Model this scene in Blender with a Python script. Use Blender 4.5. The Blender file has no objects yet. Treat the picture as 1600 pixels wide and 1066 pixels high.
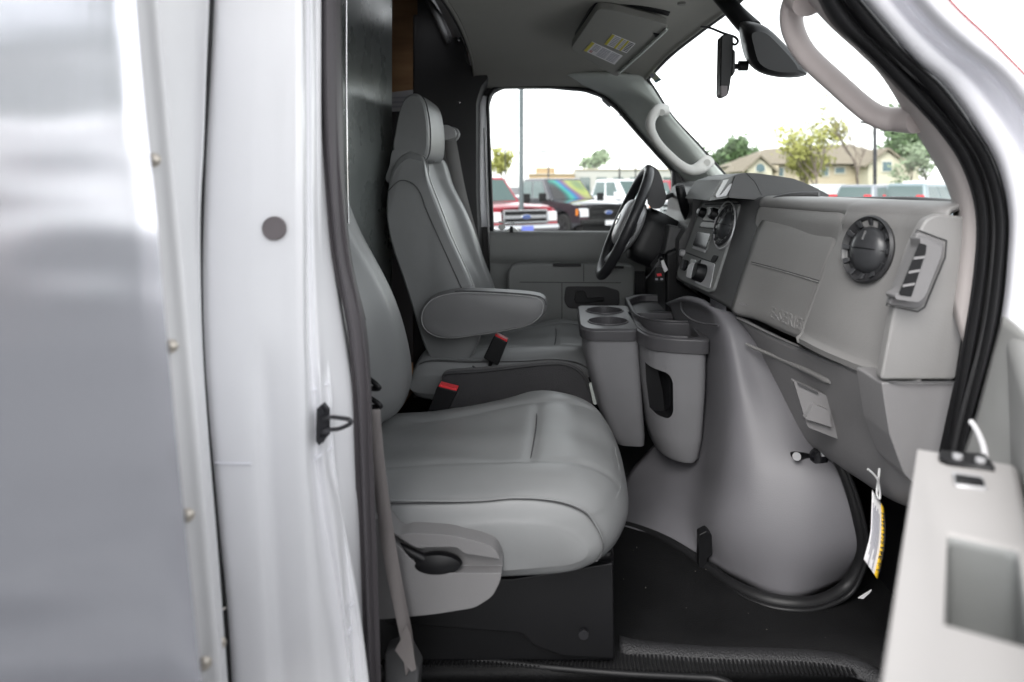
import bpy, bmesh, math, random
from mathutils import Vector, Matrix
random.seed(7)
SC = bpy.context.scene
COL = SC.collection
R = math.radians
# ---------------------------------------------------------------- camera, sky, sun, exposure
F = 1067.0; VX = 880.0; VY = 290.0; HC = 1.65
cam = bpy.data.cameras.new('camera'); cam_o = bpy.data.objects.new('camera', cam); COL.objects.link(cam_o)
cam_o.location = (0, 0, HC); cam_o.rotation_euler = (R(90), 0, 0)
cam.sensor_fit = 'HORIZONTAL'; cam.sensor_width = 36; cam.lens = F / 1600 * 36
cam.shift_x = (800 - VX) / 1600; cam.shift_y = -(533 - VY) / 1600
cam.clip_start = 0.02; cam.clip_end = 1500
cam.dof.use_dof = True; cam.dof.focus_distance = 1.5; cam.dof.aperture_fstop = 3.6
SC.camera = cam_o
world = bpy.data.worlds.new('World'); SC.world = world; world.use_nodes = True
nt = world.node_tree; nt.nodes.clear()
sky = nt.nodes.new('ShaderNodeTexSky'); sky.sky_type = 'NISHITA'; sky.sun_disc = False
sky.sun_elevation = R(44); sky.sun_rotation = R(207); sky.air_density = 1.0; sky.dust_density = 1.0; sky.ozone_density = 1.0
hs = nt.nodes.new('ShaderNodeHueSaturation'); hs.inputs['Saturation'].default_value = 0.10
bg = nt.nodes.new('ShaderNodeBackground'); bg.inputs['Strength'].default_value = 0.15
wo = nt.nodes.new('ShaderNodeOutputWorld')
nt.links.new(sky.outputs[0], hs.inputs['Color']); nt.links.new(hs.outputs[0], bg.inputs[0]); nt.links.new(bg.outputs[0], wo.inputs[0])
sun = bpy.data.lights.new('sun', 'SUN'); sun.energy = 0.8; sun.angle = R(35); sun.color = (1, .97, .94)
sun_o = bpy.data.objects.new('sun', sun); COL.objects.link(sun_o)
sd = Vector((-0.26, -0.64, 0.72)); sun_o.rotation_euler = sd.to_track_quat('Z', 'Y').to_euler(); sun_o.location = (0, -3, 8)
SC.view_settings.view_transform = 'Standard'; SC.view_settings.look = 'None'
SC.view_settings.exposure = 1.70; SC.view_settings.gamma = 1.0; SC.view_settings.use_curve_mapping = False
SC.cycles.max_bounces = 10; SC.cycles.diffuse_bounces = 5; SC.cycles.glossy_bounces = 4; SC.cycles.transparent_max_bounces = 12
SC.cycles.use_denoising = True; SC.cycles.caustics_reflective = False; SC.cycles.caustics_refractive = False

# ---------------------------------------------------------------- helpers
def P(px, py, Y): return Vector(((px - VX) * Y / F, Y, HC + (VY - py) * Y / F))
def V(x, y, z): return Vector((x, y, HC + z))
def ray(px, py): return Vector(((px - VX) / F, 1, (VY - py) / F))
def hit(px, py, pl, off=0.0):
    p0, n = pl; d = ray(px, py); o = Vector((0, 0, HC))
    p = p0 + n * off
    return o + d * ((p - o).dot(n) / d.dot(n))
def plane3(a, b, c):
    n = (b - a).cross(c - a).normalized()
    if n.dot(a - Vector((0, 0, HC))) > 0: n = -n
    return (a, n)
def cr(pts, n=6, closed=False):
    pts = [Vector(p) for p in pts]; m = len(pts); out = []
    if m < 3 and not closed:
        for i in range(m - 1):
            for k in range(n): out.append(pts[i].lerp(pts[i + 1], k / n))
        return out + [pts[-1]]
    rng = m if closed else m - 1
    for i in range(rng):
        if closed: p0, p1, p2, p3 = pts[(i - 1) % m], pts[i], pts[(i + 1) % m], pts[(i + 2) % m]
        else:
            p1, p2 = pts[i], pts[i + 1]
            p0 = pts[i - 1] if i > 0 else p1 * 2 - p2
            p3 = pts[i + 2] if i + 2 < m else p2 * 2 - p1
        for k in range(n):
            t = k / n
            out.append(0.5 * ((2 * p1) + (p2 - p0) * t + (2 * p0 - 5 * p1 + 4 * p2 - p3) * t * t + (3 * p1 - p0 - 3 * p2 + p3) * t ** 3))
    if not closed: out.append(pts[-1])
    return out
def rnd(pts, r, n=5):
    """round the corners of a closed polygon"""
    pts = [Vector(p) for p in pts]; out = []; m = len(pts)
    for i in range(m):
        a, b, c = pts[i - 1], pts[i], pts[(i + 1) % m]
        u, v = a - b, c - b
        d = min(r, u.length * .48, v.length * .48)
        s, e = b + u.normalized() * d, b + v.normalized() * d
        for k in range(n + 1):
            t = k / n; out.append((1 - t) ** 2 * s + 2 * t * (1 - t) * b + t * t * e)
    return out
WL = {}
def tag(o, label, cat=None, group=None, kind=None):
    if label: o['label'] = label
    if cat: o['category'] = cat
    if group: o['group'] = group
    if kind: o['kind'] = kind
    return o
def root(name, loc, label, cat, group=None, local=False):
    o = bpy.data.objects.new(name, None); COL.objects.link(o); o.location = Vector(loc); o.empty_display_size = .1
    WL[o.name] = Vector((0, 0, 0)) if local else Vector(loc)
    return tag(o, label, cat, group)
def mk(name, verts, faces, mat, parent=None, bevel=0, seg=2, sub=0, solid=0, off=-1, ang=38, flat=False, fix=True):
    verts = [Vector(v) for v in verts]
    lo = Vector([min(v[i] for v in verts) for i in range(3)]); hi = Vector([max(v[i] for v in verts) for i in range(3)])
    c = (lo + hi) / 2
    me = bpy.data.meshes.new(name)
    me.from_pydata([v - c for v in verts], [], faces)
    bm = bmesh.new(); bm.from_mesh(me)
    if fix:
        bmesh.ops.remove_doubles(bm, verts=bm.verts, dist=1e-6)
        bmesh.ops.recalc_face_normals(bm, faces=bm.faces)
    for f in bm.faces: f.smooth = not flat
    bm.to_mesh(me); bm.free()
    if not flat and sub == 0: me.set_sharp_from_angle(angle=R(ang))
    me.materials.append(mat)
    o = bpy.data.objects.new(name, me); COL.objects.link(o)
    WL[o.name] = c
    if parent: o.parent = parent; o.location = c - WL[parent.name]
    else: o.location = c
    if solid:
        m = o.modifiers.new('solid', 'SOLIDIFY'); m.thickness = solid; m.offset = off
    if bevel:
        m = o.modifiers.new('bevel', 'BEVEL'); m.width = bevel; m.segments = seg; m.limit_method = 'ANGLE'; m.angle_limit = R(30); m.harden_normals = True
    if sub:
        m = o.modifiers.new('sub', 'SUBSURF'); m.levels = sub; m.render_levels = sub
    return o
def grid(rows, closed=False, cap=False):
    vs = [p for r in rows for p in r]; w = len(rows[0]); fs = []
    for i in range(len(rows) - 1):
        for j in range(w if closed else w - 1):
            a = i * w + j; b = i * w + (j + 1) % w
            fs.append((a, b, b + w, a + w))
    if cap:
        fs.append(tuple(range(w))[::-1]); fs.append(tuple(range((len(rows) - 1) * w, len(rows) * w)))
    return vs, fs
def patch(name, ctrl, mat, parent, n=5, m=5, solid=.004, toward=None, fn=None, **k):
    """smooth sheet through a grid of 3-D control points, thickened away from the viewer side"""
    rows = [cr(r, n) for r in ctrl]
    cols = [cr([r[j] for r in rows], m) for j in range(len(rows[0]))]
    rr = [[c[i] for c in cols] for i in range(len(cols[0]))]
    if fn: rr = [[fn(p.copy()) for p in r] for r in rr]
    vs, fs = grid(rr)
    # orient so normals look at the cab side / camera
    tgt = toward or Vector((0, 0, HC))
    i = len(fs) // 2; f = fs[i]; nn = (vs[f[1]] - vs[f[0]]).cross(vs[f[3]] - vs[f[0]])
    if nn.dot(tgt - vs[f[0]]) < 0: fs = [g[::-1] for g in fs]
    return mk(name, vs, fs, mat, parent, solid=solid, fix=False, **k)
def ppatch(name, px, mat, parent, **k): return patch(name, [[P(*q) for q in r] for r in px], mat, parent, **k)
def loft(name, rings, mat, parent, nu=4, nv=4, cap=True, fn=None, smooth_u=True, smooth_v=True, **k):
    rs = [cr(r, nu, True) if smooth_u else [Vector(p) for p in r] for r in rings]
    if smooth_v:
        cols = [cr([r[j] for r in rs], nv) for j in range(len(rs[0]))]
        rs = [[c[i] for c in cols] for i in range(len(cols[0]))]
    if fn: rs = [[fn(p.copy()) for p in r] for r in rs]
    vs, fs = grid(rs, True, cap)
    return mk(name, vs, fs, mat, parent, **k)
def prism(name, poly, d, mat, parent, bevel=0, **k):
    """closed 3-D polygon extruded by vector d"""
    n = len(poly); vs = [Vector(p) for p in poly] + [Vector(p) + d for p in poly]
    fs = [tuple(range(n)), tuple(range(n, 2 * n))[::-1]] + [(i, (i + 1) % n, n + (i + 1) % n, n + i) for i in range(n)]
    return mk(name, vs, fs, mat, parent, bevel=bevel, **k)
def slab(name, px, Y0, Y1, mat, parent, r=0, bevel=.003, smooth=False, **k):
    q = [Vector((a, b, 0)) for a, b in px]
    if r: q = rnd(q, r)
    if smooth: q = cr(q, 5, True)
    return prism(name, [P(v.x, v.y, Y0) for v in q], Vector((0, Y1 - Y0, 0)), mat, parent, bevel=bevel, **k)
def onpl(name, px, pl, h0, h1, mat, parent, r=0, bevel=.0008, smooth=False, **k):
    """polygon seen at these points, lying on a plane of the object, raised from h0 to h1 along its normal"""
    q = [Vector((a, b, 0)) for a, b in px]
    if r: q = rnd(q, r)
    if smooth: q = cr(q, 5, True)
    return prism(name, [hit(v.x, v.y, pl) + pl[1] * h0 for v in q], pl[1] * (h1 - h0), mat, parent, bevel=bevel, **k)
def tubegeo(path, rad, n=10, flat=(1, 1), up=None, closed=False):
    path = [Vector(p) for p in path]; m = len(path); rings = []
    rads = rad if isinstance(rad, (list, tuple)) else [rad] * m
    prev = None
    for i, p in enumerate(path):
        if closed: t = (path[(i + 1) % m] - path[i - 1]).normalized()
        else: t = (path[min(i + 1, m - 1)] - path[max(i - 1, 0)]).normalized()
        u = (up or Vector((0, 1, 0))) if prev is None or up else prev
        a = (u - t * u.dot(t))
        if a.length < 1e-4: a = Vector((1, 0, 0)) - t * t.x
        a.normalize(); b = t.cross(a); prev = a
        rings.append([p + (a * math.cos(2 * math.pi * k / n) * flat[0] + b * math.sin(2 * math.pi * k / n) * flat[1]) * rads[i] for k in range(n)])
    if closed: rings.append(rings[0])
    return grid(rings, True, not closed)
def tube(name, path, rad, mat, parent, n=10, flat=(1, 1), up=None, k=5, closed=False, **kw):
    m = len(path); rads = rad
    if k > 1:
        q = cr(path, k, closed)
        if isinstance(rad, (list, tuple)):
            rads = [v.x for v in cr([Vector((r_, 0, 0)) for r_ in rad], k, closed)]
        path = q
    vs, fs = tubegeo(path, rads, n, flat, up, closed)
    return mk(name, vs, fs, mat, parent, ang=60, **kw)
def multi(parts):
    vs = []; fs = []
    for v, f in parts:
        o = len(vs); vs += v; fs += [tuple(i + o for i in g) for g in f]
    return vs, fs
def boxg(a, b):
    x0, y0, z0 = a; x1, y1, z1 = b
    v = [Vector(p) for p in ((x0, y0, z0), (x1, y0, z0), (x1, y1, z0), (x0, y1, z0), (x0, y0, z1), (x1, y0, z1), (x1, y1, z1), (x0, y1, z1))]
    return v, [(0, 3, 2, 1), (4, 5, 6, 7), (0, 1, 5, 4), (1, 2, 6, 5), (2, 3, 7, 6), (3, 0, 4, 7)]
def box(name, a, b, mat, parent, bevel=0, **k):
    v, f = boxg(a, b); return mk(name, v, f, mat, parent, bevel=bevel, **k)
def vbox(name, a, b, mat, parent, **k): return box(name, (a[0], a[1], a[2] + HC), (b[0], b[1], b[2] + HC), mat, parent, **k)
def discg(c, ax, r, h, n=24, r2=None):
    ax = Vector(ax).normalized(); c = Vector(c)
    u = ax.orthogonal().normalized(); w = ax.cross(u)
    ring = lambda cc, rr: [cc + (u * math.cos(2 * math.pi * k / n) + w * math.sin(2 * math.pi * k / n)) * rr for k in range(n)]
    return grid([ring(c, r), ring(c + ax * h, r if r2 is None else r2)], True, True)
def disc(name, c, ax, r, h, mat, parent, n=28, r2=None, bevel=0, **k):
    v, f = discg(c, ax, r, h, n, r2); return mk(name, v, f, mat, parent, bevel=bevel, **k)
def lathe(name, c, ax, prof, mat, parent, n=32, **k):
    ax = Vector(ax).normalized(); c = Vector(c); u = ax.orthogonal().normalized(); w = ax.cross(u)
    rings = [[c + ax * h + (u * math.cos(2 * math.pi * i / n) + w * math.sin(2 * math.pi * i / n)) * r for i in range(n)] for r, h in prof]
    v, f = grid(rings, True, True); return mk(name, v, f, mat, parent, **k)
def cut(o, cutters, cm=None):
    """real recesses: subtract solids, keep only the result"""
    tmp = []
    for v, f in cutters:
        me = bpy.data.meshes.new('cutter'); me.from_pydata([tuple(p) for p in v], [], f)
        bm = bmesh.new(); bm.from_mesh(me); bmesh.ops.recalc_face_normals(bm, faces=bm.faces); bm.to_mesh(me); bm.free()
        c = bpy.data.objects.new('cutter', me); COL.objects.link(c); tmp.append(c)
        m = o.modifiers.new('cut', 'BOOLEAN'); m.operation = 'DIFFERENCE'; m.object = c; m.solver = 'EXACT'
        if cm: me.materials.append(cm); m.material_mode = 'TRANSFER'
        # keep bevel last
        for i, mm in enumerate(o.modifiers):
            if mm.type == 'BEVEL': o.modifiers.move(i, len(o.modifiers) - 1); break
    dg = bpy.context.evaluated_depsgraph_get(); dg.update()
    me = bpy.data.meshes.new_from_object(o.evaluated_get(dg), depsgraph=dg)
    old = o.data; o.modifiers.clear(); o.data = me; bpy.data.meshes.remove(old)
    for c in tmp: bpy.data.objects.remove(c, do_unlink=True)
    return o
def text(name, s, org, xd, yd, mat, parent, h=.0006, shear=0, bold=0):
    """lettering: fills the box org..org+xd (length) by yd (cap height)"""
    cu = bpy.data.curves.new(name, 'FONT'); cu.body = s; cu.extrude = .5; cu.shear = shear; cu.offset = bold; cu.resolution_u = 3
    o = bpy.data.objects.new(name, cu); COL.objects.link(o)
    dg = bpy.context.evaluated_depsgraph_get(); dg.update()
    me = bpy.data.meshes.new_from_object(o.evaluated_get(dg), depsgraph=dg)
    vs = [v.co.copy() for v in me.vertices]; fs = [tuple(p.vertices) for p in me.polygons]
    bpy.data.objects.remove(o, do_unlink=True); bpy.data.meshes.remove(me)
    x0 = min(v.x for v in vs); x1 = max(v.x for v in vs); y0 = min(v.y for v in vs); y1 = max(v.y for v in vs)
    nrm = xd.cross(yd).normalized()
    out = [org + xd * ((v.x - x0) / (x1 - x0)) + yd * ((v.y - y0) / (y1 - y0)) + nrm * (h * (v.z + .5)) for v in vs]
    return mk(name, out, fs, mat, parent, flat=True)

# ---------------------------------------------------------------- materials
def mat(name, col, rough=.6, metal=0, bump=None, spec=.5, mottle=0, coat=0, sheen=0, emis=None):
    m = bpy.data.materials.new(name); m.use_nodes = True; t = m.node_tree; b = t.nodes['Principled BSDF']
    b.inputs['Base Color'].default_value = (*col, 1); b.inputs['Roughness'].default_value = rough; b.inputs['Metallic'].default_value = metal
    b.inputs['Specular IOR Level'].default_value = spec; b.inputs['Coat Weight'].default_value = coat
    if sheen: b.inputs['Sheen Weight'].default_value = sheen
    tc = t.nodes.new('ShaderNodeTexCoord')
    if mottle:
        nz = t.nodes.new('ShaderNodeTexNoise'); nz.inputs['Scale'].default_value = 9; nz.inputs['Detail'].default_value = 6
        t.links.new(tc.outputs['Object'], nz.inputs['Vector'])
        mr = t.nodes.new('ShaderNodeMapRange'); mr.inputs['From Min'].default_value = .3; mr.inputs['From Max'].default_value = .7
        mr.inputs['To Min'].default_value = 1 - mottle; mr.inputs['To Max'].default_value = 1 + mottle
        t.links.new(nz.outputs['Fac'], mr.inputs['Value'])
        mx = t.nodes.new('ShaderNodeMix'); mx.data_type = 'RGBA'; mx.blend_type = 'MULTIPLY'; mx.inputs[0].default_value = 1
        mx.inputs[6].default_value = (*col, 1); t.links.new(mr.outputs[0], mx.inputs[7]); t.links.new(mx.outputs[2], b.inputs['Base Color'])
        mr2 = t.nodes.new('ShaderNodeMapRange'); mr2.inputs['To Min'].default_value = max(rough - .08, .02); mr2.inputs['To Max'].default_value = min(rough + .08, 1)
        t.links.new(nz.outputs['Fac'], mr2.inputs['Value']); t.links.new(mr2.outputs[0], b.inputs['Roughness'])
    last = None
    for (kind, sc_, st, dist) in (bump or []):
        if kind == 'noise':
            tx = t.nodes.new('ShaderNodeTexNoise'); tx.inputs['Scale'].default_value = sc_; tx.inputs['Detail'].default_value = 3; oo = tx.outputs['Fac']
        elif kind == 'vor':
            tx = t.nodes.new('ShaderNodeTexVoronoi'); tx.inputs['Scale'].default_value = sc_; oo = tx.outputs['Distance']
        else:
            tx = t.nodes.new('ShaderNodeTexWave'); tx.inputs['Scale'].default_value = sc_; tx.bands_direction = kind; oo = tx.outputs['Fac']
        t.links.new(tc.outputs['Object'], tx.inputs['Vector'])
        bp = t.nodes.new('ShaderNodeBump'); bp.inputs['Strength'].default_value = st; bp.inputs['Distance'].default_value = dist
        t.links.new(oo, bp.inputs['Height'])
        if last: t.links.new(last.outputs[0], bp.inputs['Normal'])
        last = bp
    if last: t.links.new(last.outputs[0], b.inputs['Normal'])
    if emis: b.inputs['Emission Color'].default_value = (*emis[0], 1); b.inputs['Emission Strength'].default_value = emis[1]
    return m
def glass(name, tint=(.93, .96, .95), gl=.5):
    m = bpy.data.materials.new(name); m.use_nodes = True; t = m.node_tree; t.nodes.clear()
    o = t.nodes.new('ShaderNodeOutputMaterial'); tr = t.nodes.new('ShaderNodeBsdfTransparent'); tr.inputs[0].default_value = (*tint, 1)
    g = t.nodes.new('ShaderNodeBsdfGlossy'); g.inputs['Roughness'].default_value = .02
    fr = t.nodes.new('ShaderNodeFresnel'); fr.inputs[0].default_value = 1.45
    mm = t.nodes.new('ShaderNodeMath'); mm.operation = 'MULTIPLY'; mm.inputs[1].default_value = gl
    mx = t.nodes.new('ShaderNodeMixShader')
    t.links.new(fr.outputs[0], mm.inputs[0]); t.links.new(mm.outputs[0], mx.inputs[0]); t.links.new(tr.outputs[0], mx.inputs[1]); t.links.new(g.outputs[0], mx.inputs[2]); t.links.new(mx.outputs[0], o.inputs[0])
    return m
GR = [('vor', 420, .25, .0006), ('noise', 60, .12, .002)]
M = dict(
 paint=mat('white_paint', (.86, .86, .88), .22, coat=.5, bump=[('noise', 14, .04, .002)], mottle=.015),
 jamb=mat('white_jamb_paint', (.82, .82, .86), .30, coat=.3, bump=[('noise', 20, .08, .002)], mottle=.02),
 flange=mat('white_flange', (.84, .84, .85), .35, mottle=.03),
 vinyl=mat('grey_vinyl', (.225, .230, .232), .40, bump=[('vor', 700, .10, .0003), ('noise', 14, .16, .005), ('noise', 45, .10, .0015)], mottle=.05),
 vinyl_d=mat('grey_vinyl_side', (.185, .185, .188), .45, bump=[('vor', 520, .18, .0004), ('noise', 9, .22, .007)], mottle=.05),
 seam=mat('seam_thread', (.07, .07, .072), .8),
 piping=mat('piping', (.40, .40, .40), .5),
 dash=mat('dash_plastic', (.245, .24, .236), .5, bump=GR, mottle=.035),
 dash2=mat('lower_dash_plastic', (.22, .215, .218), .52, bump=GR, mottle=.035),
 pod=mat('charcoal_plastic', (.075, .075, .077), .5, bump=GR, mottle=.08),
 cover=mat('engine_cover_plastic', (.145, .142, .153), .47, bump=[('vor', 520, .22, .0005)], mottle=.05),
 bin=mat('bin_plastic', (.20, .198, .206), .5, bump=[('vor', 500, .2, .0005)], mottle=.05),
 rim=mat('dark_rim_plastic', (.075, .073, .078), .38, bump=[('vor', 400, .15, .0005)], mottle=.08),
 black=mat('black_plastic', (.007, .007, .008), .42, spec=.3, mottle=.1),
 blackgloss=mat('black_gloss', (.012, .012, .014), .15),
 rubber=mat('black_rubber', (.011, .011, .012), .48, spec=.35, bump=[('noise', 90, .15, .001)], mottle=.1),
 sealg=mat('grey_seal', (.085, .077, .083), .55, bump=[('noise', 200, .2, .0008)], mottle=.06),
 mat_=mat('floor_mat', (.007, .007, .0075), .6, spec=.22, bump=[('noise', 320, .5, .002), ('noise', 6, .3, .01)], mottle=.25),
 strip=mat('mat_ridge', (.026, .026, .028), .5, bump=[('vor', 420, .7, .0015)], mottle=.2),  # mat colour greyed to carry the light the ridge catches at an angle
 carpet=mat('charcoal_carpet', (.062, .060, .063), .95, bump=[('noise', 500, .7, .003)], mottle=.12, sheen=.2),
 head=mat('headliner_cloth', (.40, .395, .36), .95, bump=[('noise', 500, .5, .0012)], mottle=.03),
 visor=mat('visor_vinyl', (.30, .30, .275), .8, bump=[('noise', 300, .3, .001)], mottle=.03),
 trim=mat('pillar_trim', (.66, .70, .66), .6, bump=[('noise', 300, .25, .0008)], mottle=.03),
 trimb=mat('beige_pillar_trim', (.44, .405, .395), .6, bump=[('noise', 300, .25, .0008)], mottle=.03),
 handle=mat('handle_plastic', (.50, .495, .47), .5, bump=[('noise', 300, .15, .0005)], mottle=.02),
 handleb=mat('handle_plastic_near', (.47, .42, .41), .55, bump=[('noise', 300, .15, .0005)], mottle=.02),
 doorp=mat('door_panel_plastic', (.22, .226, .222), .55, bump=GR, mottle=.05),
 doorl=mat('armrest_plastic', (.40, .385, .375), .55, bump=[('noise', 200, .1, .0006)], mottle=.03),
 doorg=mat('door_grey_panel', (.32, .32, .31), .6, mottle=.04),
 shield=mat('seat_shield_plastic', (.215, .21, .212), .45, bump=GR, mottle=.03),
 belt=mat('belt_webbing', (.34, .335, .33), .75, bump=[('Z', 380, .6, .001)], mottle=.08),
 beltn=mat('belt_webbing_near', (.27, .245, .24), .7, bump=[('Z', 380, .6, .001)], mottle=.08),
 red=mat('red_button', (.75, .03, .04), .35),
 chrome=mat('chrome', (.75, .75, .76), .12, 1),
 steel=mat('dark_steel', (.05, .05, .055), .35, .7, mottle=.2),
 silver=mat('silver_plastic', (.50, .50, .51), .35, .2, mottle=.04),
 lite=mat('light_panel', (.62, .63, .62), .4),
 wheel=mat('wheel_leather', (.028, .028, .031), .38, bump=[('vor', 600, .3, .0005)], mottle=.12),
 trimd=mat('charcoal_pillar', (.045, .044, .046), .7, bump=[('noise', 200, .3, .001)], mottle=.1),
 wall=mat('grey_partition', (.22, .24, .235), .28, .3, bump=[('noise', 3, .1, .01)], mottle=.06),
 white=mat('white_paper', (.80, .79, .80), .6, mottle=.02), cord=mat('white_cord', (.80, .80, .80), .7),
 yellow=mat('yellow_print', (.80, .50, .02), .5), yellow2=mat('visor_yellow', (.62, .55, .05), .5), ink=mat('ink', (.03, .03, .035), .6), inkg=mat('grey_ink', (.32, .32, .36), .6),
 redink=mat('red_ink', (.35, .05, .05), .6), rivet=mat('rivet_head', (.62, .57, .50), .35, .6, mottle=.1), plug=mat('grey_plug', (.17, .15, .155), .6, mottle=.1),
 ventm=mat('vent_plastic', (.028, .028, .030), .38, mottle=.1), ventb=mat('vent_ball_plastic', (.04, .041, .044), .30, mottle=.1), dem=mat('demister_plastic', (.17, .166, .168), .5, bump=GR, mottle=.03),
 glass=glass('clear_glass'), labelglass=mat('glass_label', (.45, .47, .36), .5), teal=mat('label_blue', (.18, .28, .30), .5),
 speaker=mat('speaker_mesh', (.02, .02, .022), .6), mesh_=mat('mesh_wire', (.06, .06, .063), .5),
)
# brushed aluminium
def brushed():
    m = mat('brushed_aluminium', (.45, .46, .50), .22, 1); t = m.node_tree; b = t.nodes['Principled BSDF']
    tc = t.nodes.new('ShaderNodeTexCoord'); mp = t.nodes.new('ShaderNodeMapping'); mp.inputs['Scale'].default_value = (160, 1, 1.2)
    nz = t.nodes.new('ShaderNodeTexNoise'); nz.inputs['Scale'].default_value = 1; nz.inputs['Detail'].default_value = 5
    t.links.new(tc.outputs['Object'], mp.inputs[0]); t.links.new(mp.outputs[0], nz.inputs['Vector'])
    bp = t.nodes.new('ShaderNodeBump'); bp.inputs['Strength'].default_value = .15; bp.inputs['Distance'].default_value = .001
    t.links.new(nz.outputs['Fac'], bp.inputs['Height'])
    n2 = t.nodes.new('ShaderNodeTexNoise'); n2.inputs['Scale'].default_value = 3.0; n2.inputs['Detail'].default_value = 2; m3 = t.nodes.new('ShaderNodeMapping'); m3.inputs['Scale'].default_value = (1, 1, 2.2); t.links.new(tc.outputs['Object'], m3.inputs[0]); t.links.new(m3.outputs[0], n2.inputs['Vector'])
    b2 = t.nodes.new('ShaderNodeBump'); b2.inputs['Strength'].default_value = .4; b2.inputs['Distance'].default_value = .02
    t.links.new(n2.outputs['Fac'], b2.inputs['Height']); t.links.new(bp.outputs[0], b2.inputs['Normal'])
    t.links.new(b2.outputs[0], b.inputs['Normal']); b.inputs['Anisotropic'].default_value = .0
    return m
M['alu'] = brushed()
def wood():
    m = mat('plywood', (.22, .12, .055), .6); t = m.node_tree; b = t.nodes['Principled BSDF']
    tc = t.nodes.new('ShaderNodeTexCoord'); mp = t.nodes.new('ShaderNodeMapping'); mp.inputs['Scale'].default_value = (3, 3, 14)
    nz = t.nodes.new('ShaderNodeTexNoise'); nz.inputs['Scale'].default_value = 2; nz.inputs['Detail'].default_value = 6
    rp = t.nodes.new('ShaderNodeValToRGB'); rp.color_ramp.elements[0].color = (.13, .065, .03, 1); rp.color_ramp.elements[1].color = (.36, .21, .10, 1)
    t.links.new(tc.outputs['Object'], mp.inputs[0]); t.links.new(mp.outputs[0], nz.inputs['Vector']); t.links.new(nz.outputs['Fac'], rp.inputs[0]); t.links.new(rp.outputs[0], b.inputs['Base Color'])
    return m
M['wood'] = wood()

# ================================================================ GROUND
def ground():
    m = bpy.data.materials.new('asphalt'); m.use_nodes = True; t = m.node_tree; b = t.nodes['Principled BSDF']; b.inputs['Roughness'].default_value = .85
    tc = t.nodes.new('ShaderNodeTexCoord'); nz = t.nodes.new('ShaderNodeTexNoise'); nz.inputs['Scale'].default_value = .25; nz.inputs['Detail'].default_value = 10
    rp = t.nodes.new('ShaderNodeValToRGB'); rp.color_ramp.elements[0].color = (.09, .09, .095, 1); rp.color_ramp.elements[0].position = .3; rp.color_ramp.elements[1].color = (.18, .18, .187, 1); rp.color_ramp.elements[1].position = .75
    t.links.new(tc.outputs['Object'], nz.inputs['Vector']); t.links.new(nz.outputs['Fac'], rp.inputs[0]); t.links.new(rp.outputs[0], b.inputs['Base Color'])
    n2 = t.nodes.new('ShaderNodeTexNoise'); n2.inputs['Scale'].default_value = 60; bp = t.nodes.new('ShaderNodeBump'); bp.inputs['Distance'].default_value = .01
    t.links.new(tc.outputs['Object'], n2.inputs['Vector']); t.links.new(n2.outputs['Fac'], bp.inputs['Height']); t.links.new(bp.outputs[0], b.inputs['Normal'])
    g = mk('ground', [(-600, -600, 0), (600, -600, 0), (600, 600, 0), (-600, 600, 0)], [(0, 1, 2, 3)], m)
    g['kind'] = 'structure'
    gm = mat('lawn', (.07, .11, .03), .9, mottle=.3)
    g2 = mk('lawn', [(4, 50, .006), (90, 50, .006), (90, 130, .006), (4, 130, .006)], [(0, 1, 2, 3)], gm); g2['kind'] = 'structure'
    lm = mat('road_paint', (.7, .7, .68), .6, mottle=.1)
    hd = Vector((.55, -.835, 0)).normalized(); sp = Vector((2.3, 3.2, 0)); vs = []; fs = []
    for i in range(-1, 7):
        c = Vector((-2.2, 19.9, .004)) + sp * (i - .5); sd_ = Vector((-hd.y, hd.x, 0)) * .05; o = len(vs)
        vs += [c - hd * 3 - sd_, c + hd * 3 - sd_, c + hd * 3 + sd_, c - hd * 3 + sd_]; fs.append((o, o + 1, o + 2, o + 3))
    l = mk('parking_lines', vs, fs, lm); l['kind'] = 'structure'
    vs = []; fs = []
    for y, w, x0, x1 in ((-1.9, .10, -9, .6), (-3.1, .12, -14, .4), (-4.6, .14, -20, 0), (-8.2, .3, -30, 0)):
        o = len(vs); vs += [Vector((x0, y, .004)), Vector((x1, y, .004)), Vector((x1, y + w, .004)), Vector((x0, y + w, .004))]; fs.append((o, o + 1, o + 2, o + 3))
    l = mk('parking_lines', vs, fs, lm); l['kind'] = 'structure'
ground()

# ================================================================ VAN SHELL
van = root('box_truck', (-.4, 1.73, 0), 'white box truck cab seen through its open passenger doorway, silver cargo box behind', 'truck')
# --- near B pillar outer panel and door jamb
B = [(-40, (331, 402, 474, 480, 494, 500)), (150, (322, 393, 474, 480, 494, 502)), (350, (313, 385, 475, 481, 497, 516)), (450, (313, 387, 475, 482, 502, 530)),
     (530, (315, 390, 476, 484, 508, 543)), (620, (319, 393, 478, 490, 515, 556)), (720, (329, 396, 480, 494, 520, 561)), (800, (337, 401, 487, 503, 535, 565)),
     (900, (345, 408, 493, 520, 545, 568)), (1000, (354, 414, 502, 535, 552, 571)), (1140, (368, 424, 512, 552, 562, 576))]
bY = (.785, .775, .782, .812, .822, .865)
def bfn(row):
    y, xs = row; r = []
    ext = [(xs[0], .80), (xs[0] + 3, .785), ((xs[0] + xs[1]) / 2, .777), (xs[1], .775)]
    if y > 560: ext += [(xs[1] + 22, .785), (xs[1] + 50, .781)]
    else: ext += [(xs[1] + 22, .776), (xs[1] + 50, .778)]
    ext += [(xs[2] - 2, .782), (xs[3], .810), ((xs[3] + xs[4]) / 2, .806 if y > 560 else .812), (xs[4], .826), (xs[5], .868)]
    return [P(a, y, d) for a, d in ext]
patch('pillar_panel', [bfn(r) for r in B], M['paint'], van, n=5, m=6, solid=.02, toward=Vector((.3, -3, HC)))
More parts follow.
